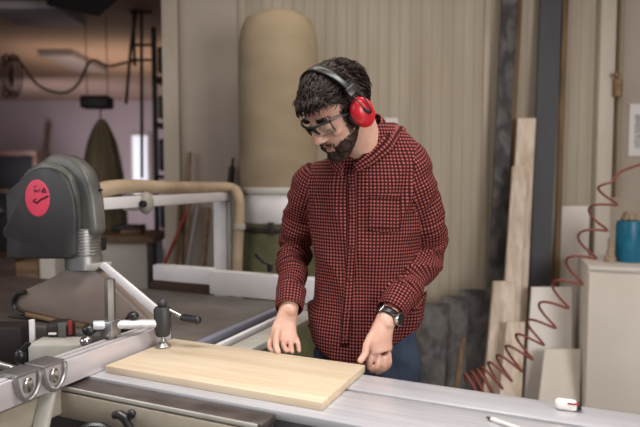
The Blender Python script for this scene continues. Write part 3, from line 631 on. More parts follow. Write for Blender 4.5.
cb_ = MB(); cb_.tube(spline([W(8, 58, 5.6), W(20, 62, 5.6), W(38, 85, 5.6), W(62, 93, 5.5), W(78, 84, 5.5), W(91, 61, 5.5), W(108, 66, 5.4), W(124, 63, 5.3), W(138, 60, 5.2)], 10), .012, 8); tag(cb_.build('ceiling_cable', M['cable']), 'dark cable swagged beneath the back room ceiling', 'cable')
cb_ = MB()
for k in range(5):
    cxk = 3+k*3.4; pts = [W(cxk+(3+.5*k)*math.cos(t*math.pi/12), 76+(20+2*(k%2))*math.sin(t*math.pi/12), 5.7+.03*k) for t in range(24)]; cb_.tube(pts, .009, 6, closed=True)
tag(cb_.build('cable_coil', M['cable']), 'hanging coil of dark cable at the upper left edge', 'cable coil')
rk = thing('pipe_rack', 'dark pipe rack hanging from the ceiling beside the coat', 'rack', (W(138, 0, 5).x, 5.0, 1.0))
for x0, x1, y1 in ((136, 126, 104), (141, 142, 178), (133, 135, 66)):
    m_ = MB(); a = W(x0, -20, 5.0); m_.tube([(a.x, 5.0, CZ), W((x0+x1)/2, 45, 5.0), W(x1, y1, 5.0)], .014, 8); m_.build('rail', M['cable'], rk)
for y in (12, 45, 60): m_ = MB(); m_.tube([W(130, y, 5.0), W(152, y, 5.0)], .012, 8); m_.build('rung', M['cable'], rk)
dk = thing('dark_shelf_rack', 'tall dark shelf rack standing just left of the pale door post', 'shelf', (W(160, 0, 4.6).x, 4.6, 0))
ax0, ax1 = W(152, 0, 4.6).x, W(172, 0, 4.6).x
for yy in (4.55, 5.05):
    MB().box((ax0, yy, 0), (ax0+.035, yy+.03, 2.5), None, .004).build('upright', M['darkm'], dk)
MB().box((ax0+.036, 5.06, .1), (ax1, 5.08, 2.5), None, .002).build('back_panel', M['wood_dark'], dk)
for z in (.4, .9, 1.35, 1.75, 2.1): MB().box((ax0, 4.55, z), (ax1, 5.05, z+.03), None, .003).build('shelf', M['wood_dark'], dk)
for z, m, lab, hh, ww in ((1.38, M['darkm'], 'dark box on the shelf rack beside the far window', .25, .12), (1.78, M['gbag'], 'green canister on the shelf rack beside the pipe rack', .18, .1), (2.13, M['wood_dark'], 'brown box on the top shelf of the dark rack', .2, .12), (.93, M['darkm'], 'dark toolbox on the lower shelf of the rack', .25, .12)):
    tag(MB().box((ax0+.038, 4.56, z+.031), (ax0+.06+ww, 4.85, z+.03+hh), None, .02).build('storage_box', m), lab, 'box')
sh = thing('red_shelving', 'dark red brown shelving against the far wall at the left edge', 'shelf', (W(10, 0, 9).x, 9.2, 0))
a = W(-20, 152, 9).x; b = W(36, 152, 9).x; z0 = W(0, 150, 9).z
MB().box((a, 9.0, z0-.08), (b, 9.5, z0), None, .01).build('top_shelf', M['wood_dark'], sh)
MB().box((a, 9.4, 0), (b, 9.45, z0-.08), None, .01).build('back_panel', M['blackm'], sh)
MB().box((b-.06, 9.0, 0), (b, 9.4, z0-.08), None, .01).build('side_panel', M['wood_dark'], sh)
MB().box((a, 9.0, z0-.65), (b-.06, 9.4, z0-.6), None, .01).build('shelf', M['wood_dark'], sh)
stick(W(49, 122, 10.8), toflr(W(49, 122, 10.8), W(46, 160, 10.7)), .04, M['plank_brown'], 'far_plank', 'brown plank leaning on the far wall left of the coat', 'plank')
#PERSON
# ------------------------------------------------------------------ the man
person = thing('person', 'bearded man in a red and black checked shirt, looking down at the pine board', 'person', (0.13, 1.76, 0))
def V(*a): return Vector(a)
def remesh(mb, voxel, it, fac=.5):
    me = bpy.data.meshes.new('r'); mb.bm.to_mesh(me); mb.bm.free()
    o = bpy.data.objects.new('r', me); COL.objects.link(o)
    r = o.modifiers.new('r', 'REMESH'); r.mode = 'VOXEL'; r.voxel_size = voxel
    if it: s_ = o.modifiers.new('s', 'SMOOTH'); s_.factor = fac; s_.iterations = it
    dg = bpy.context.evaluated_depsgraph_get(); dg.update()
    out = bpy.data.meshes.new_from_object(o.evaluated_get(dg)); bpy.data.objects.remove(o)
    return out
def finish(me, name, m, parent):
    me.transform(WM[parent].inverted()); me.name = name; me.materials.clear()
    for x in (m if isinstance(m, list) else [m]): me.materials.append(x)
    for p in me.polygons: p.use_smooth = True
    o = bpy.data.objects.new(name, me); COL.objects.link(o); o.parent = parent; WM[o] = WM[parent]; return o
def limb(mb, pts, rs, seg=24, n=6, flat=None):
    P = spline(pts, n); out = []
    for i in range(len(P)):
        f = i/(len(P)-1)*(len(rs)-1); k = min(int(f), len(rs)-2); t = f-k; out.append(rs[k]*(1-t)+rs[k+1]*t)
    mb.tube(P, out, seg); mb.ell(P[0], (out[0],)*3); mb.ell(P[-1], (out[-1],)*3); return P, out

# head, local: face towards -y, left of the man +x
YAW, PIT, ROLL = R(58), R(40), R(5)
Fh = V(-math.sin(YAW), -math.cos(YAW), 0); Z = V(0, 0, 1)
HF = Fh*math.cos(PIT)-Z*math.sin(PIT); HU = Z*math.cos(PIT)+Fh*math.sin(PIT); HL = V(math.cos(YAW), -math.sin(YAW), 0)
HL, HU = HL*math.cos(ROLL)-HU*math.sin(ROLL), HU*math.cos(ROLL)+HL*math.sin(ROLL)
HM = Matrix((( HL.x, -HF.x, HU.x), (HL.y, -HF.y, HU.y), (HL.z, -HF.z, HU.z))).to_4x4()
HC = W(337.5, 112.5, 1.57)
HM = Matrix.Translation(HC) @ HM @ Matrix.Scale(.94, 4)
def headmesh():
    h = MB()
    h.ell((0, .018, .032), (.076, .094, .086), sub=4)
    sl_ = [(-.119, -.084, -.052, .020), (-.110, -.090, -.035, .034), (-.092, -.091, -.01, .047), (-.070, -.090, .02, .056), (-.045, -.088, .05, .063), (-.018, -.086, .075, .068), (.010, -.086, .09, .0715), (.035, -.088, .098, .073), (.060, -.082, .095, .070), (.08, -.066, .085, .06)]
    h.loft([(V(0, (f+b)/2, z), V(hw_, 0, 0), V(0, (b-f)/2, 0), 2.15) for z, f, b, hw_ in sl_], 40)
    h.loft([(V(0, -.086, .022), V(.009, 0, 0), V(0, .012, 0), 2), (V(0, -.094, .004), V(.0095, 0, 0), V(0, .014, 0), 2), (V(0, -.102, -.014), V(.012, 0, 0), V(0, .016, 0), 2), (V(0, -.104, -.028), V(.0145, 0, 0), V(0, .018, 0), 2), (V(0, -.096, -.037), V(.011, 0, 0), V(0, .012, 0), 2)], 16)
    h.ell((0, -.112, -.027), (.0095, .009, .009))
    for s in (-1, 1):
        h.ell((s*.0125, -.098, -.031), (.0075, .010, .0075))
        h.ell((s*.030, -.080, .030), (.024, .012, .007))
        h.ell((s*.046, -.060, -.018), (.021, .022, .018))
        h.ell((s*.031, -.0765, .006), (.0145, .0125, .010))
        h.ell((s*.078, .012, .000), (.008, .018, .030)); h.ell((s*.083, .018, .004), (.006, .012, .026)); h.ell((s*.078, .008, -.024), (.006, .010, .012))
        h.ell((s*.030, -.060, -.070), (.030, .026, .026))
    h.ell((0, -.0915, -.054), (.023, .0075, .0055)); h.ell((0, -.0905, -.064), (.020, .0075, .006)); h.ell((0, -.086, -.098), (.020, .014, .018))
    return h
HEAD = headmesh()
def squash(q): return V(q.x, q.y*.94 if q.y < 0 else q.y, q.z*.90 if q.z < 0 else q.z)
for v in HEAD.bm.verts: v.co = squash(v.co)
hd_me = remesh(HEAD, .003, 5)
# samples of the head surface
hp_ = [(v.co.copy(), v.normal.copy()) for v in hd_me.vertices]

def hairy(p):
    x, y, z = abs(p.x), p.y, p.z
    if y > .03: return z > -.045
    if y > -.03: return z > (.028 if x > .05 else .0) and not (z < .045 and y < -.02)
    return z > .062-.25*max(0, -y-.03)*0-.0 + (.012 if x < .03 else 0)*0
def side(p): return abs(p.x) > .045 and -.045 < p.y < .02 and -.05 < p.z < .05
def bearded(p):
    x, y, z = abs(p.x), p.y, p.z+.007*noise.noise(p*140)+.004*noise.noise(p*60)
    if z > -.04 and not (x > .05 and -.035 < y < .012 and z < .03): return False
    if z > -.04: return True
    if y > .025: return False
    if z < -.122: return False
    line = -.040-.55*max(0, (.068-x))*(.75) if x > .026 else -.047     # cheek line falls towards the mouth
    if x < .028 and y < -.07:
        if -.070 < z < -.0515: return x > .022
        return z < -.043 and not (z > -.050 and x < .004)
    return z < max(line, -.066)

# ---- body: torso, neck, head, arms, hands, legs as one surface
B = MB()
B.add((lambda: (lambda t: (t.from_mesh(hd_me), t)[1])(bmesh.new()))(), HM)
neck0 = W(371, 172, 1.70); neck1 = HM @ V(0, .035, -.045)
B.tube([neck0, neck0.lerp(neck1, .5)+V(.0, 0, .0), neck1], [.066, .056, .056], 24)
TY = R(16)                                                       # chest turned to his right (picture left)
tu = V(math.cos(TY), -math.sin(TY), 0); tv = V(math.sin(TY), math.cos(TY), 0)
def trunk(px, py, Y, hw_, hd_, tilt=0, e=2.3, k=1.0):
    tilt = max(0, min(1, (200-py)/40))*.020*k
    return (W(px, py, Y), tu*hw_*k+Z*tilt, tv*hd_*k, e)
TR = [(364, 352, 1.735, .163, .118, 0), (365, 330, 1.735, .160, .120, 0), (366, 300, 1.735, .152, .119, 0), (366, 270, 1.730, .148, .119, 0), (366, 240, 1.722, .154, .121, 0), (366, 210, 1.712, .166, .122, 0),
      (367, 185, 1.705, .180, .117, 0), (368, 170, 1.700, .184, .103, 0), (369, 157, 1.698, .158, .088, 0), (370, 147, 1.692, .124, .076, 0), (371, 138, 1.688, .092, .068, 0), (372, 129, 1.688, .064, .060, 0)]
B.loft([trunk(*a[:5], k=.86) for a in TR[1:-2]], 32)
# joints
shR, elR, wrR = W(312, 184, 1.755), W(296, 247, 1.845), W(289, 309, 1.66)         # his right arm (picture left)
shL, elL, wrL = W(413, 187, 1.665), W(427, 250, 1.725), W(385, 322, 1.545)        # his left arm
limb(B, [shR, elR, wrR+(elR-wrR)*.12, wrR], [.050, .036, .028, .026]); limb(B, [shL, elL, wrL+(elL-wrL)*.12, wrL], [.050, .036, .029, .027])
def palm(rings):   # (center, halfwidth, halfthick, width direction)
    L_ = []
    for i, (c, hw_, ht, wd) in enumerate(rings):
        c = Vector(c); a = Vector(rings[max(i-1, 0)][0]); b = Vector(rings[min(i+1, len(rings)-1)][0]); d = (b-a).normalized()
        u = (wd-d*wd.dot(d)).normalized(); L_.append((c, u*hw_, d.cross(u)*ht, 2.4))
    B.loft(L_, 24)
def finger(pts, r=.0085):
    P = spline(pts, 5); n = len(P); B.tube(P, [r*(1.0-.18*i/(n-1)) for i in range(n)], 12); B.ell(P[-1], (r*.82,)*3, sub=2); B.ell(P[0], (r*1.02,)*3, sub=2)
# his right hand
wd = V(.93, .36, 0)
palm([(wrR, .027, .021, wd), (W(286, 320, 1.655), .031, .019, wd), (W(284, 329, 1.645), .037, .018, wd), (W(284, 338, 1.632), .040, .017, wd), (W(284, 343, 1.622), .034, .013, wd)])
finger([W(274, 333, 1.635), W(270, 341, 1.622), W(270, 348, 1.604), W(273, 351.5, 1.590)], .0088)
finger([W(279, 327, 1.635), W(276.5, 336, 1.608), W(276, 345, 1.583), W(278, 352, 1.568)], .0105)
finger([W(284, 338, 1.632), W(283.5, 345, 1.612), W(286, 351, 1.596)], .0088)
finger([W(290, 338, 1.64), W(291, 346, 1.615), W(292, 352, 1.596)], .0086)
finger([W(295, 336, 1.65), W(298, 343, 1.63), W(299, 351, 1.602)], .008)
# his left hand
wd = V(.9, .43, -.1)
palm([(wrL, .027, .021, wd), (W(382, 331, 1.535), .032, .019, wd), (W(379, 341, 1.528), .038, .020, wd), (W(381, 352, 1.524), .034, .018, wd)])
finger([W(371, 336, 1.515), W(366.5, 346, 1.503), W(365, 354, 1.494), W(360.5, 360.5, 1.484)], .0108)
finger([W(373, 351, 1.515), W(370, 361, 1.508), W(369, 367.5, 1.512)], .0092)
finger([W(378, 357, 1.515), W(377, 367, 1.510), W(371.5, 370.5, 1.518)], .0094)
finger([W(384, 358, 1.520), W(383.5, 368, 1.518), W(377, 372, 1.526)], .0092)
finger([W(388.5, 354, 1.528), W(389, 364, 1.528), W(383.5, 370, 1.536)], .0084)
# legs
hipR, hipL = W(345, 362, 1.76), W(390, 362, 1.71)
for hp__, s in ((hipR, -1), (hipL, 1)):
    k = V(hp__.x+s*.03, hp__.y-.01, .50); an = V(hp__.x+s*.05, hp__.y+.06, .09)
    limb(B, [hp__, k, an], [.078, .058, .052, .036]); B.ell(an+V(-.02, -.07, -.045), (.04, .11, .035))
B.ell((hipR+hipL)/2+V(0, 0, .01), (.14, .10, .10))
body_me = remesh(B, .0028, 4, .5)
hi = HM.inverted(); pi_ = Matrix.Identity(4)
body = finish(body_me, 'body', [M['skin'], M['lip']], person)
for p in body_me.polygons:
    q = hi @ (WM[person] @ p.center)
    if q.y < -.086 and abs(q.x) < .021 and -.066 < q.z < -.053: p.material_index = 1

# ---- shirt
def seg_near(p, P, lo_=0):
    best = (1e9, 0, 0); acc = 0
    for i_, (a, b) in enumerate(zip(P, P[1:])):
        d = b-a; L2 = d.length; t = max(lo_ if i_ == 0 else 0, min(1, (p-a).dot(d)/(L2*L2))); q = a+d*t; r_ = (p-q).length
        if r_ < best[0]: best = (r_, acc+t*L2, d/L2)
        acc += L2
    return best
SH = MB()
SH.loft([trunk(*a[:5]) for a in TR], 48)
cuffR = wrR+(elR-wrR)*.10; cuffL = wrL+(elL-wrL)*.20
PR, RR = limb(SH, [shR, shR.lerp(elR, .5)+V(-.004, 0, 0), elR, elR.lerp(cuffR, .5)+V(-.004, 0, 0), cuffR], [.064, .058, .052, .047, .035])
PL, RL = limb(SH, [shL, shL.lerp(elL, .5)+V(.010, 0, 0), elL, elL.lerp(cuffL, .5)+V(.004, 0, -.004), cuffL], [.066, .060, .056, .050, .036])
sm_ = remesh(SH, .006, 8, .6)
bm = bmesh.new(); bm.from_mesh(sm_); bm.normal_update()
tc0 = W(366, 240, 1.72)
def armpar(p):
    a = seg_near(p, PR); b = seg_near(p, PL)
    return ('R', a, PR, RR) if a[0] < b[0] else ('L', b, PL, RL)
TRZ = sorted([(W(a[0], a[1], a[2]), a[3], a[4]) for a in TR], key=lambda t: t[0].z)
def tmet(p):
    z = min(max(p.z, TRZ[0][0].z), TRZ[-1][0].z-1e-4)
    for A_, B_ in zip(TRZ, TRZ[1:]):
        if A_[0].z <= z <= B_[0].z:
            t = (z-A_[0].z)/max(1e-6, B_[0].z-A_[0].z); c = A_[0].lerp(B_[0], t); hw_ = A_[1]*(1-t)+B_[1]*t; hd_ = A_[2]*(1-t)+B_[2]*t
            return (((abs((p-c).dot(tu))/hw_)**2.3+(abs((p-c).dot(tv))/hd_)**2.3)**(1/2.3)-1)*hd_
    return 0
def is_sleeve(p):
    which, (d, s_, ax_), P, RRr = armpar(p)
    tot = sum((b-a).length for a, b in zip(P, P[1:])); r_ = RRr[min(len(RRr)-1, int(s_/tot*(len(RRr)-1)))]
    L_ = (p-tc0).dot(tu)
    if s_ < .05: return d < .13 and abs(L_) > .150+.0*s_
    return abs(d-r_) < abs(tmet(p))
def fold(x): return 1-abs(2*noise.noise(x))
for v in bm.verts:
    p = v.co; which, (d, s_, ax_), P, _r = armpar(p)
    L_ = (p-tc0).dot(tu); insleeve = is_sleeve(p)
    if insleeve:
        elb = math.exp(-((s_-.26)/.13)**2); cuff = math.exp(-((s_-.50)/.10)**2)
        rad = (p-Vector((0, 0, 0)))
        w1 = fold(V(p.x*9+3, p.y*9, s_*24+p.x*14)); w2 = fold(V(p.x*22, p.y*22, s_*40))
        amp = .0045+.0065*elb+.0045*cuff
        v.co = p+v.normal*(amp*(w1-.55)*1.5+.002*(w2-.5))
    else:
        low = max(0, min(1, (1.30-p.z)/.25))
        w1 = fold(V(L_*7+1.7, p.y*5, p.z*3.2+L_*4)); w2 = fold(V(L_*16, p.y*12, p.z*7-L_*7))
        pit = math.exp(-((abs(L_)-.15)/.06)**2)*math.exp(-((p.z-1.30)/.10)**2)
        v.co = p+v.normal*((.008+.009*low)*(w1-.55)*1.4+(.002+.006*pit)*(w2-.5)*1.6)
# open hem: cut the bottom cap
hemz = W(366, 352, 1.735).z
dele = [f for f in bm.faces if f.normal.z < -.7 and f.calc_center_median().z < hemz+.012 and abs((f.calc_center_median()-tc0).dot(tu)) < .17]
bmesh.ops.delete(bm, geom=dele, context='FACES')
# hem curve: lower in the middle, raised towards the side seams
for v in bm.verts:
    if v.co.z < 1.02 and abs((v.co-tc0).dot(tu)) < .21 and seg_near(v.co, PR)[0] > .05 and seg_near(v.co, PL)[0] > .045:
        L_ = (v.co-tc0).dot(tu); f = max(0, min(1, (1.02-v.co.z)/.10)); v.co.z += f*f*((.13 if L_ > 0 else .075)*(abs(L_)/.16)**(1.7 if L_ > 0 else 2.6)-.004); v.co += tu*(L_*.10*f)
uvl = bm.loops.layers.uv.new('UVMap')
for f in bm.faces:
    c = f.calc_center_median(); P = armpar(c)[2]; sleeve = is_sleeve(c)
    a0 = None
    for l in f.loops:
        p = l.vert.co
        if sleeve:
            sg = seg_near(p, P, -99); ref = V(0, -1, 0); ref = (ref-sg[2]*ref.dot(sg[2])).normalized(); q = sg[2].cross(ref)
            # axis point
            acc = 0; base = P[0]
            for A_, B_ in zip(P, P[1:]):
                Ls = (B_-A_).length
                if acc+Ls >= sg[1]-1e-6: base = A_+(B_-A_)*((sg[1]-acc)/Ls); break
                acc += Ls
            r_ = p-base; a = math.atan2(r_.dot(q), r_.dot(ref))
            if a0 is None: a0 = a
            while a-a0 > math.pi: a -= 2*math.pi
            while a-a0 < -math.pi: a += 2*math.pi
            l[uvl].uv = (a*.060, sg[1])
        else:
            a = math.atan2((p-tc0).dot(tv)/.12, (p-tc0).dot(tu)/.165)
            if a0 is None: a0 = a
            while a-a0 > math.pi: a -= 2*math.pi
            while a-a0 < -math.pi: a += 2*math.pi
            l[uvl].uv = (a*.165, p.z)
bm.to_mesh(sm_); bm.free()
shirt = finish(sm_, 'shirt', M['check'], person)
from mathutils.bvhtree import BVHTree
def bvh(o):
    return BVHTree.FromPolygons([WM[o] @ v.co for v in o.data.vertices], [tuple(p.vertices) for p in o.data.polygons])
BT = bvh(shirt)
def on_shirt(px, py, off=.001):
    o_ = Vector((0, 0, CAMZ)); d = (W(px, py, 1)-o_).normalized(); r_ = BT.ray_cast(o_, d)
    return (r_[0]+r_[1]*off, r_[1]) if r_[0] is not None else (W(px, py, 1.6), V(0, -1, 0))
def ribbon(name, rows, m, parent, th=.0022, uvs=1.0, wrap=False):
    # rows: list of lists of points (grid); solid sheet following them
    bm = bmesh.new(); n = len(rows); k = len(rows[0]); uv = bm.loops.layers.uv.new('UVMap')
    g = [[bm.verts.new(p) for p in r_] for r_ in rows]; U = {}; MID = [0]
    for j in range(1, k): MID.append(MID[-1]+(rows[n//2][j]-rows[n//2][j-1]).length)
    for i in range(n):
        acc = 0
        for j in range(k):
            if j: acc += (rows[i][j]-rows[i][j-1]).length
            U[g[i][j]] = (MID[j]*uvs+.003, sum((rows[t][0]-rows[t-1][0]).length for t in range(1, i+1))*uvs+.002)
    for i in range(n-1):
        for j in range(k-1): bm.faces.new((g[i][j], g[i][j+1], g[i+1][j+1], g[i+1][j]))
    for f in bm.faces:
        for l in f.loops: l[uv].uv = U[l.vert]
    me = bpy.data.meshes.new(name); bm.to_mesh(me); bm.free()
    o = finish(me, name, m, parent); s_ = o.modifiers.new('t', 'SOLIDIFY'); s_.thickness = th; s_.offset = 0; return o
# placket: strip down the front with buttons
pl_c = [(351, 172), (352, 190), (352.5, 215), (352, 245), (350, 275), (348, 305), (346, 330), (345, 348)]
rows = []
for i in range(len(pl_c)-1):
    for t in range(6):
        x = pl_c[i][0]+(pl_c[i+1][0]-pl_c[i][0])*t/6; y = pl_c[i][1]+(pl_c[i+1][1]-pl_c[i][1])*t/6
        rows.append([on_shirt(x+dx_, y, .0022)[0] for dx_ in (-4.5, -1.5, 1.5, 4.5)])
ribbon('placket', rows, M['check'], shirt, .002)
for x, y in ((351.5, 186), (352.5, 216), (351.8, 247), (349.5, 279), (347.5, 311), (345.8, 336)):
    p, n_ = on_shirt(x, y, .0035); b_ = MB(); b_.lathe([(.0040, 0), (.0044, .0008), (.0040, .0016), (.0028, .0012)], aim(p, n_), 14); b_.build('button', M['button'], shirt)
# chest pocket
rows = [[on_shirt(368+32*i/10-(.6*j/10), 194+36*j/10+(i/10)*1.0+(2.5*(1-abs(i-5)/5) if j == 10 else 0), .0012)[0] for i in range(11)] for j in range(11)]
ribbon('pocket', rows, M['check'], shirt, .001)
rows = [[on_shirt(368+32*i/10, 193.5+j*2+i/10, .0035)[0] for i in range(11)] for j in range(3)]
ribbon('pocket_flap', rows, M['check'], shirt, .002)
# collar: folded down round the neck, open at the throat
top_ = spline([W(345, 167, 1.600), W(336, 154, 1.635), W(341, 141, 1.70), W(358, 125, 1.735), W(374, 114, 1.73), W(381, 118, 1.70), W(376, 136, 1.648), W(365, 152, 1.605), W(352, 167, 1.588)], 8)
out_ = spline([W(341, 176, 1.59), W(329, 161, 1.625), W(333, 148, 1.70), W(352, 141, 1.77), W(376, 131, 1.765), W(391, 134, 1.72), W(392, 150, 1.640), W(377, 162, 1.60), W(356, 172, 1.582)], 8)
cen = W(366, 150, 1.68); rows = []
for j in range(7):
    f = j/6; row = []
    for a_, b_ in zip(top_, out_):
        p = a_.lerp(b_, f); o_ = (p-cen); o_.z = 0; o_.normalize()
        p = p+o_*.004*math.sin(f*math.pi)+Z*.005*math.sin(f*math.pi)
        q = BT.find_nearest(p)
        if q[0] is not None and f > .3 and (p-q[0]).dot(q[1]) < .004: p = q[0]+q[1]*.004
        row.append(p)
    rows.append(row)
inner = [[a_+(W(366, 158, 1.67)-a_).normalized()*.004-Z*.012*k for a_ in top_] for k in (2, 1)]
ribbon('collar', rows, M['check'], shirt, .003)
# cuffs
def band(P0, P1, r0, r1, name, parent, m=M['check'], th=.003):
    rows = []; ax_ = (P1-P0).normalized(); u = ax_.orthogonal().normalized(); v = ax_.cross(u)
    for j in range(5):
        c = P0.lerp(P1, j/4); r_ = r0+(r1-r0)*j/4
        rows.append([c+(u*math.cos(i*math.pi/16)+v*math.sin(i*math.pi/16))*r_*(1+.02*math.sin(i*1.3)) for i in range(33)])
    return ribbon(name, rows, m, parent, th)
band(cuffR+(elR-cuffR).normalized()*.045, cuffR-(elR-cuffR).normalized()*.022, .043, .0385, 'cuff', shirt)
band(cuffL+(elL-cuffL).normalized()*.050, cuffL-(elL-cuffL).normalized()*.020, .044, .038, 'cuff', shirt)

# ---- jeans
J = MB()
J.loft([(W(366, 318, 1.735), tu*.144, tv*.102, 2.2), (W(366, 335, 1.735), tu*.150, tv*.108, 2.2), (W(366, 352, 1.735), tu*.156, tv*.114, 2.2), (W(366, 375, 1.738), tu*.160, tv*.118, 2.2), ((hipR+hipL)/2+V(0, 0, -.09), tu*.155, tv*.115, 2.2)], 32)
for hp__, s in ((hipR, -1), (hipL, 1)):
    k = V(hp__.x+s*.03, hp__.y-.01, .50); an = V(hp__.x+s*.05, hp__.y+.06, .10)
    limb(J, [hp__+V(0, 0, -.02), k, an], [.094, .080, .068, .062])
jm = remesh(J, .008, 6)
bm = bmesh.new(); bm.from_mesh(jm); bm.normal_update()
for v in bm.verts: v.co += v.normal*.005*(fold(V(v.co.x*9, v.co.y*9, v.co.z*12+v.co.x*8))-.5)*1.6
bm.to_mesh(jm); bm.free()
jeans = finish(jm, 'jeans', M['denim'], person)
JT = bvh(jeans)
def on_j(px, py, off=.001):
    o_ = Vector((0, 0, CAMZ)); d = (W(px, py, 1)-o_).normalized(); r_ = JT.ray_cast(o_, d)
    return r_[0]+r_[1]*off if r_[0] is not None else None
for hp__, s, nm in ((hipR, -1, 'shoe'), (hipL, 1, 'shoe')):
    c = V(hp__.x+s*.05, hp__.y+.06, 0); mb = MB()
    mb.loft([(c+V(0, -.0, .012), V(.043, 0, 0), V(0, .05, 0), 2.4)] and [(c+V(-.01, .06, .045), V(.030, 0, 0), V(0, 0, .040), 2.6), (c+V(-.01, .03, .06), V(.042, 0, 0), V(0, 0, .058), 2.6), (c+V(-.015, -.04, .055), V(.044, 0, 0), V(0, 0, .052), 2.6), (c+V(-.02, -.11, .038), V(.048, 0, 0), V(0, 0, .036), 2.6), (c+V(-.022, -.17, .030), V(.040, 0, 0), V(0, 0, .028), 2.6), (c+V(-.022, -.19, .022), V(.022, 0, 0), V(0, 0, .014), 2.6)], 24)
    mb.build(nm, M['leather'], person)

# ---- hair and beard
def tufts(region, n, ln, r0, flow, lift, seed, name, m, cap, curl=.25, capoff=.005):
    rnd = random.Random(seed); src = [(p, nn) for p, nn in hp_ if region(p)]
    mb = MB(); bm = mb.bm
    # cap
    capb = bmesh.new(); capb.from_mesh(hd_me)
    capb.normal_update()
    dl = [f for f in capb.faces if not region(f.calc_center_median())]; bmesh.ops.delete(capb, geom=dl, context='FACES')
    bnd = {v for v in capb.verts if v.is_boundary}
    for v in capb.verts:
        off = 0.0 if v in bnd else cap(v.co)*(.8+.45*noise.noise(v.co*55)+.35*noise.noise(v.co*120)); v.co = v.co+v.normal*(off-.0005)
    mb.add(capb)
    for _ in range(n):
        p, nn = rnd.choice(src); L_ = ln(p)*rnd.uniform(.7, 1.25); f = flow(p)+V(rnd.uniform(-1, 1), rnd.uniform(-1, 1), rnd.uniform(-1, 1))*curl
        f = (f-nn*f.dot(nn)).normalized(); b0 = p+nn*cap(p)*.7
        d1 = (nn*lift+f*.6).normalized(); tw = nn.cross(f)*rnd.uniform(-.5, .5)
        a = b0; b = a+d1*L_*.35; c = b+(f+nn*.10+tw).normalized()*L_*.35; d = c+(f-nn*.35+tw).normalized()*L_*.3
        pts = [a, b, c, d]; rs = [r0, r0*1.15, r0*.8, r0*.2]; rings = []
        up = nn.orthogonal().normalized()
        for i, q in enumerate(pts):
            dd = (pts[min(i+1, 3)]-pts[max(i-1, 0)]).normalized(); u = (up-dd*up.dot(dd)).normalized(); v = dd.cross(u)
            rings.append([bm.verts.new(q+(u*math.cos(t*2.094)+v*math.sin(t*2.094))*rs[i]) for t in range(3)])
        for A_, B_ in zip(rings, rings[1:]):
            for t in range(3): bm.faces.new((A_[t], A_[(t+1) % 3], B_[(t+1) % 3], B_[t]))
        bm.faces.new(rings[-1])
    bmesh.ops.transform(bm, matrix=HM, verts=bm.verts)
    return mb.build(name, m, person, sharp=80)
def hflow(p):
    if p.z > .045 and p.y < .05: return V(p.x*4, -1, .15 if p.z < .09 else 0)     # top: combed forwards
    return V(0, .35, -1) if p.y > .02 else V(0, -.2, -1)
def hlen(p): return (.036 if p.z > .07 else .028 if p.z > .035 else .016)
def hcap(p):
    t = max(0, min(1, (p.z+.03)/.11)); return .005+.011*t
tufts(hairy, 3400, hlen, .0019, hflow, .55, 3, 'hair', M['hair'], hcap, .55)
def bflow(p): return V(p.x*3, -.25, -1)
tufts(bearded, 3600, lambda p: .012 if p.z < -.06 else .007, .0008, bflow, .35, 5, 'beard', M['beard'], lambda p: .0018 if p.z < -.07 else .0008, .45)
for sg0 in (-1, 1):
    tufts(lambda p: .014 < sg0*p.x < .05 and p.y < -.06 and .024 < p.z < .036, 75, lambda p: .010, .0008, lambda p: V(math.copysign(1, p.x), 0, .1), .15, 9, 'eyebrow', M['hair'], lambda p: .0008, .2)
mb = MB()
for s in (-1, 1):
    mb = MB(); mb.tube([HM @ V(s*(.031+.0155*math.cos(a)), -.0845+.010*abs(math.cos(a))**2, .0005-.0035*math.sin(a)) for a in [math.pi*i/8 for i in range(9)]], .0008, 6); mb.build('eyelash', M['hair'], person)

# ---- ear defenders
ed = thing('ear_defenders', 'red ear defenders with a black headband worn by the man', 'ear defenders', HM @ V(0, .01, 0))
def hpnt(x, y, z): return HM @ V(x, y-.012 if abs(x) > .095 or z > .06 else y*.95, z)
for s in (1, -1):
    mx = HM @ Matrix.Translation((s*.079, .006, -.006)) @ Matrix.Rotation(s*math.pi/2, 4, 'Y') @ Matrix.Diagonal((1.14, .90, 1, 1))
    mb = MB(); mb.lathe([(.030, .012), (.036, .013), (.0385, .020), (.037, .030), (.031, .038), (.020, .0425), (.0, .044)], mx, 36); cup = mb.build('ear_cup', M['red'], ed)
    mb = MB(); mb.lathe([(.020, -.012), (.033, -.010), (.0365, .0), (.036, .010), (.030, .013)], mx, 36); mb.build('ear_cushion', M['black'], cup)
    mb = MB(); mb.tube([hpnt(s*.122, .012, .008), hpnt(s*.1265, .018, -.004), hpnt(s*.127, .022, -.012)], [.0045, .005, .0045], 8, flat=.6)
    mb.tube(spline([hpnt(s*.110, .006, .064), hpnt(s*.121, .008, .040), hpnt(s*.1285, .014, .004), hpnt(s*.128, .020, -.012)], 5), .0022, 8)
    mb.tube(spline([hpnt(s*.110, .026, .064), hpnt(s*.121, .030, .040), hpnt(s*.1285, .028, .004), hpnt(s*.128, .024, -.012)], 5), .0022, 8)
    mb.build('yoke', M['black'], ed)
    mb = MB(); mb.box((-.0055, -.017, -.012), (.0055, .017, .012), HM @ Matrix.Translation((s*.110, .004, .066)) @ Matrix.Rotation(-s*.35, 4, 'Y'), .003); mb.build('slider', M['black'], ed)
rows = []
for j, dy in enumerate((-.009, -.004, .004, .009)):
    rows.append([hpnt(.113*math.cos(a)**1*(1 if True else 1), .016+dy-.004*math.sin(a), .030+.113*math.sin(a)) for a in [math.pi*(.10+.80*i/36) for i in range(37)]])
hb = ribbon('headband', rows, M['black'], ed, .005)
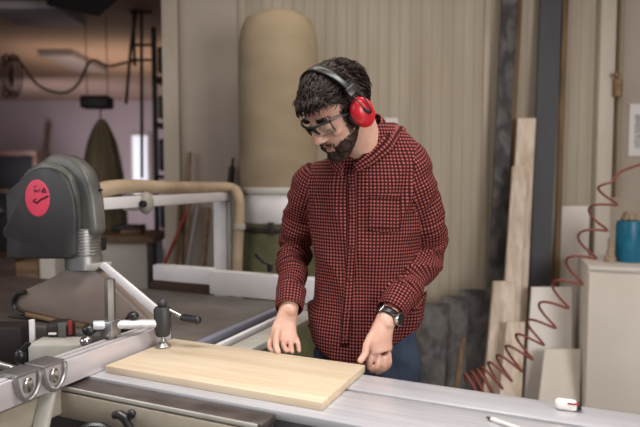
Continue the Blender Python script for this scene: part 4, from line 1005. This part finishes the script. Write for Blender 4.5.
# ---- safety glasses
sg_ = thing('safety_glasses', 'clear safety glasses with a black brow bar worn by the man', 'glasses', HM @ V(0, -.1, 0))
bar = [hpnt(x, -.109+10.5*x*x+220*x**4*.0, .020+.002*abs(x)/.07) for x in [(-.070+.140*i/20) for i in range(21)]]
def gx(x): return -.111+7.0*x*x
bar = [hpnt(x, gx(x), .027) for x in [(-.070+.140*i/24) for i in range(25)]]
mb = MB(); mb.tube(bar, .0030, 8); mb.build('brow_bar', M['black'], sg_)
rows = [[hpnt(x*(1-.05*j/6), gx(x)+.004*(j/6)**2, .027-.036*(j/6)*(1-.35*(1-abs(abs(x)-.034)/.036)*0-(.62*math.exp(-(x/.012)**2)))) for x in [(-.068+.136*i/28) for i in range(29)]] for j in range(7)]
ribbon('lens', rows, M['lens'], sg_, .0015)
for s in (-1, 1):
    mb = MB(); mb.tube(spline([hpnt(s*.070, gx(.07), .027), hpnt(s*.079, -.050, .022), hpnt(s*.083, -.020, .012), hpnt(s*.084, .0, .008)], 5), [.0042]*10+[.003]*6, 8, flat=.5); mb.build('temple', M['black'], sg_)
# ---- watch on his left wrist
fa = (elL-wrL).normalized(); wc = wrL+fa*.018
wt_ = thing('wristwatch', 'black wristwatch with a silver case on the man\'s left wrist', 'watch', wc)
rows = []; u = (V(1, -.6, .3)-fa*V(1, -.6, .3).dot(fa)).normalized(); v = fa.cross(u)
for j in range(4): rows.append([wc+fa*(-.010+.0067*j)+(u*math.cos(i*math.pi/16)*.0325+v*math.sin(i*math.pi/16)*.0325) for i in range(33)])
ribbon('strap', rows, M['black'], wt_, .003)
mb = MB(); cdir = (u*.9+v*.1).normalized(); mb.lathe([(.017, 0), (.0185, .002), (.0185, .008), (.0165, .010)], aim(wc+cdir*.031, cdir), 28); mb.build('case', M['chrome'], wt_)
mb = MB(); mb.lathe([(.0155, 0), (.0155, .0012)], aim(wc+cdir*.0408, cdir), 28); mb.build('dial', M['black'], wt_)
mb = MB(); mb.box((-.004, -.0115, 0), (.004, .0115, .003), aim(wc+(-u*.1-v*1).normalized()*.0335, (-u*.1-v)), .001); mb.build('buckle', M['chrome'], wt_)
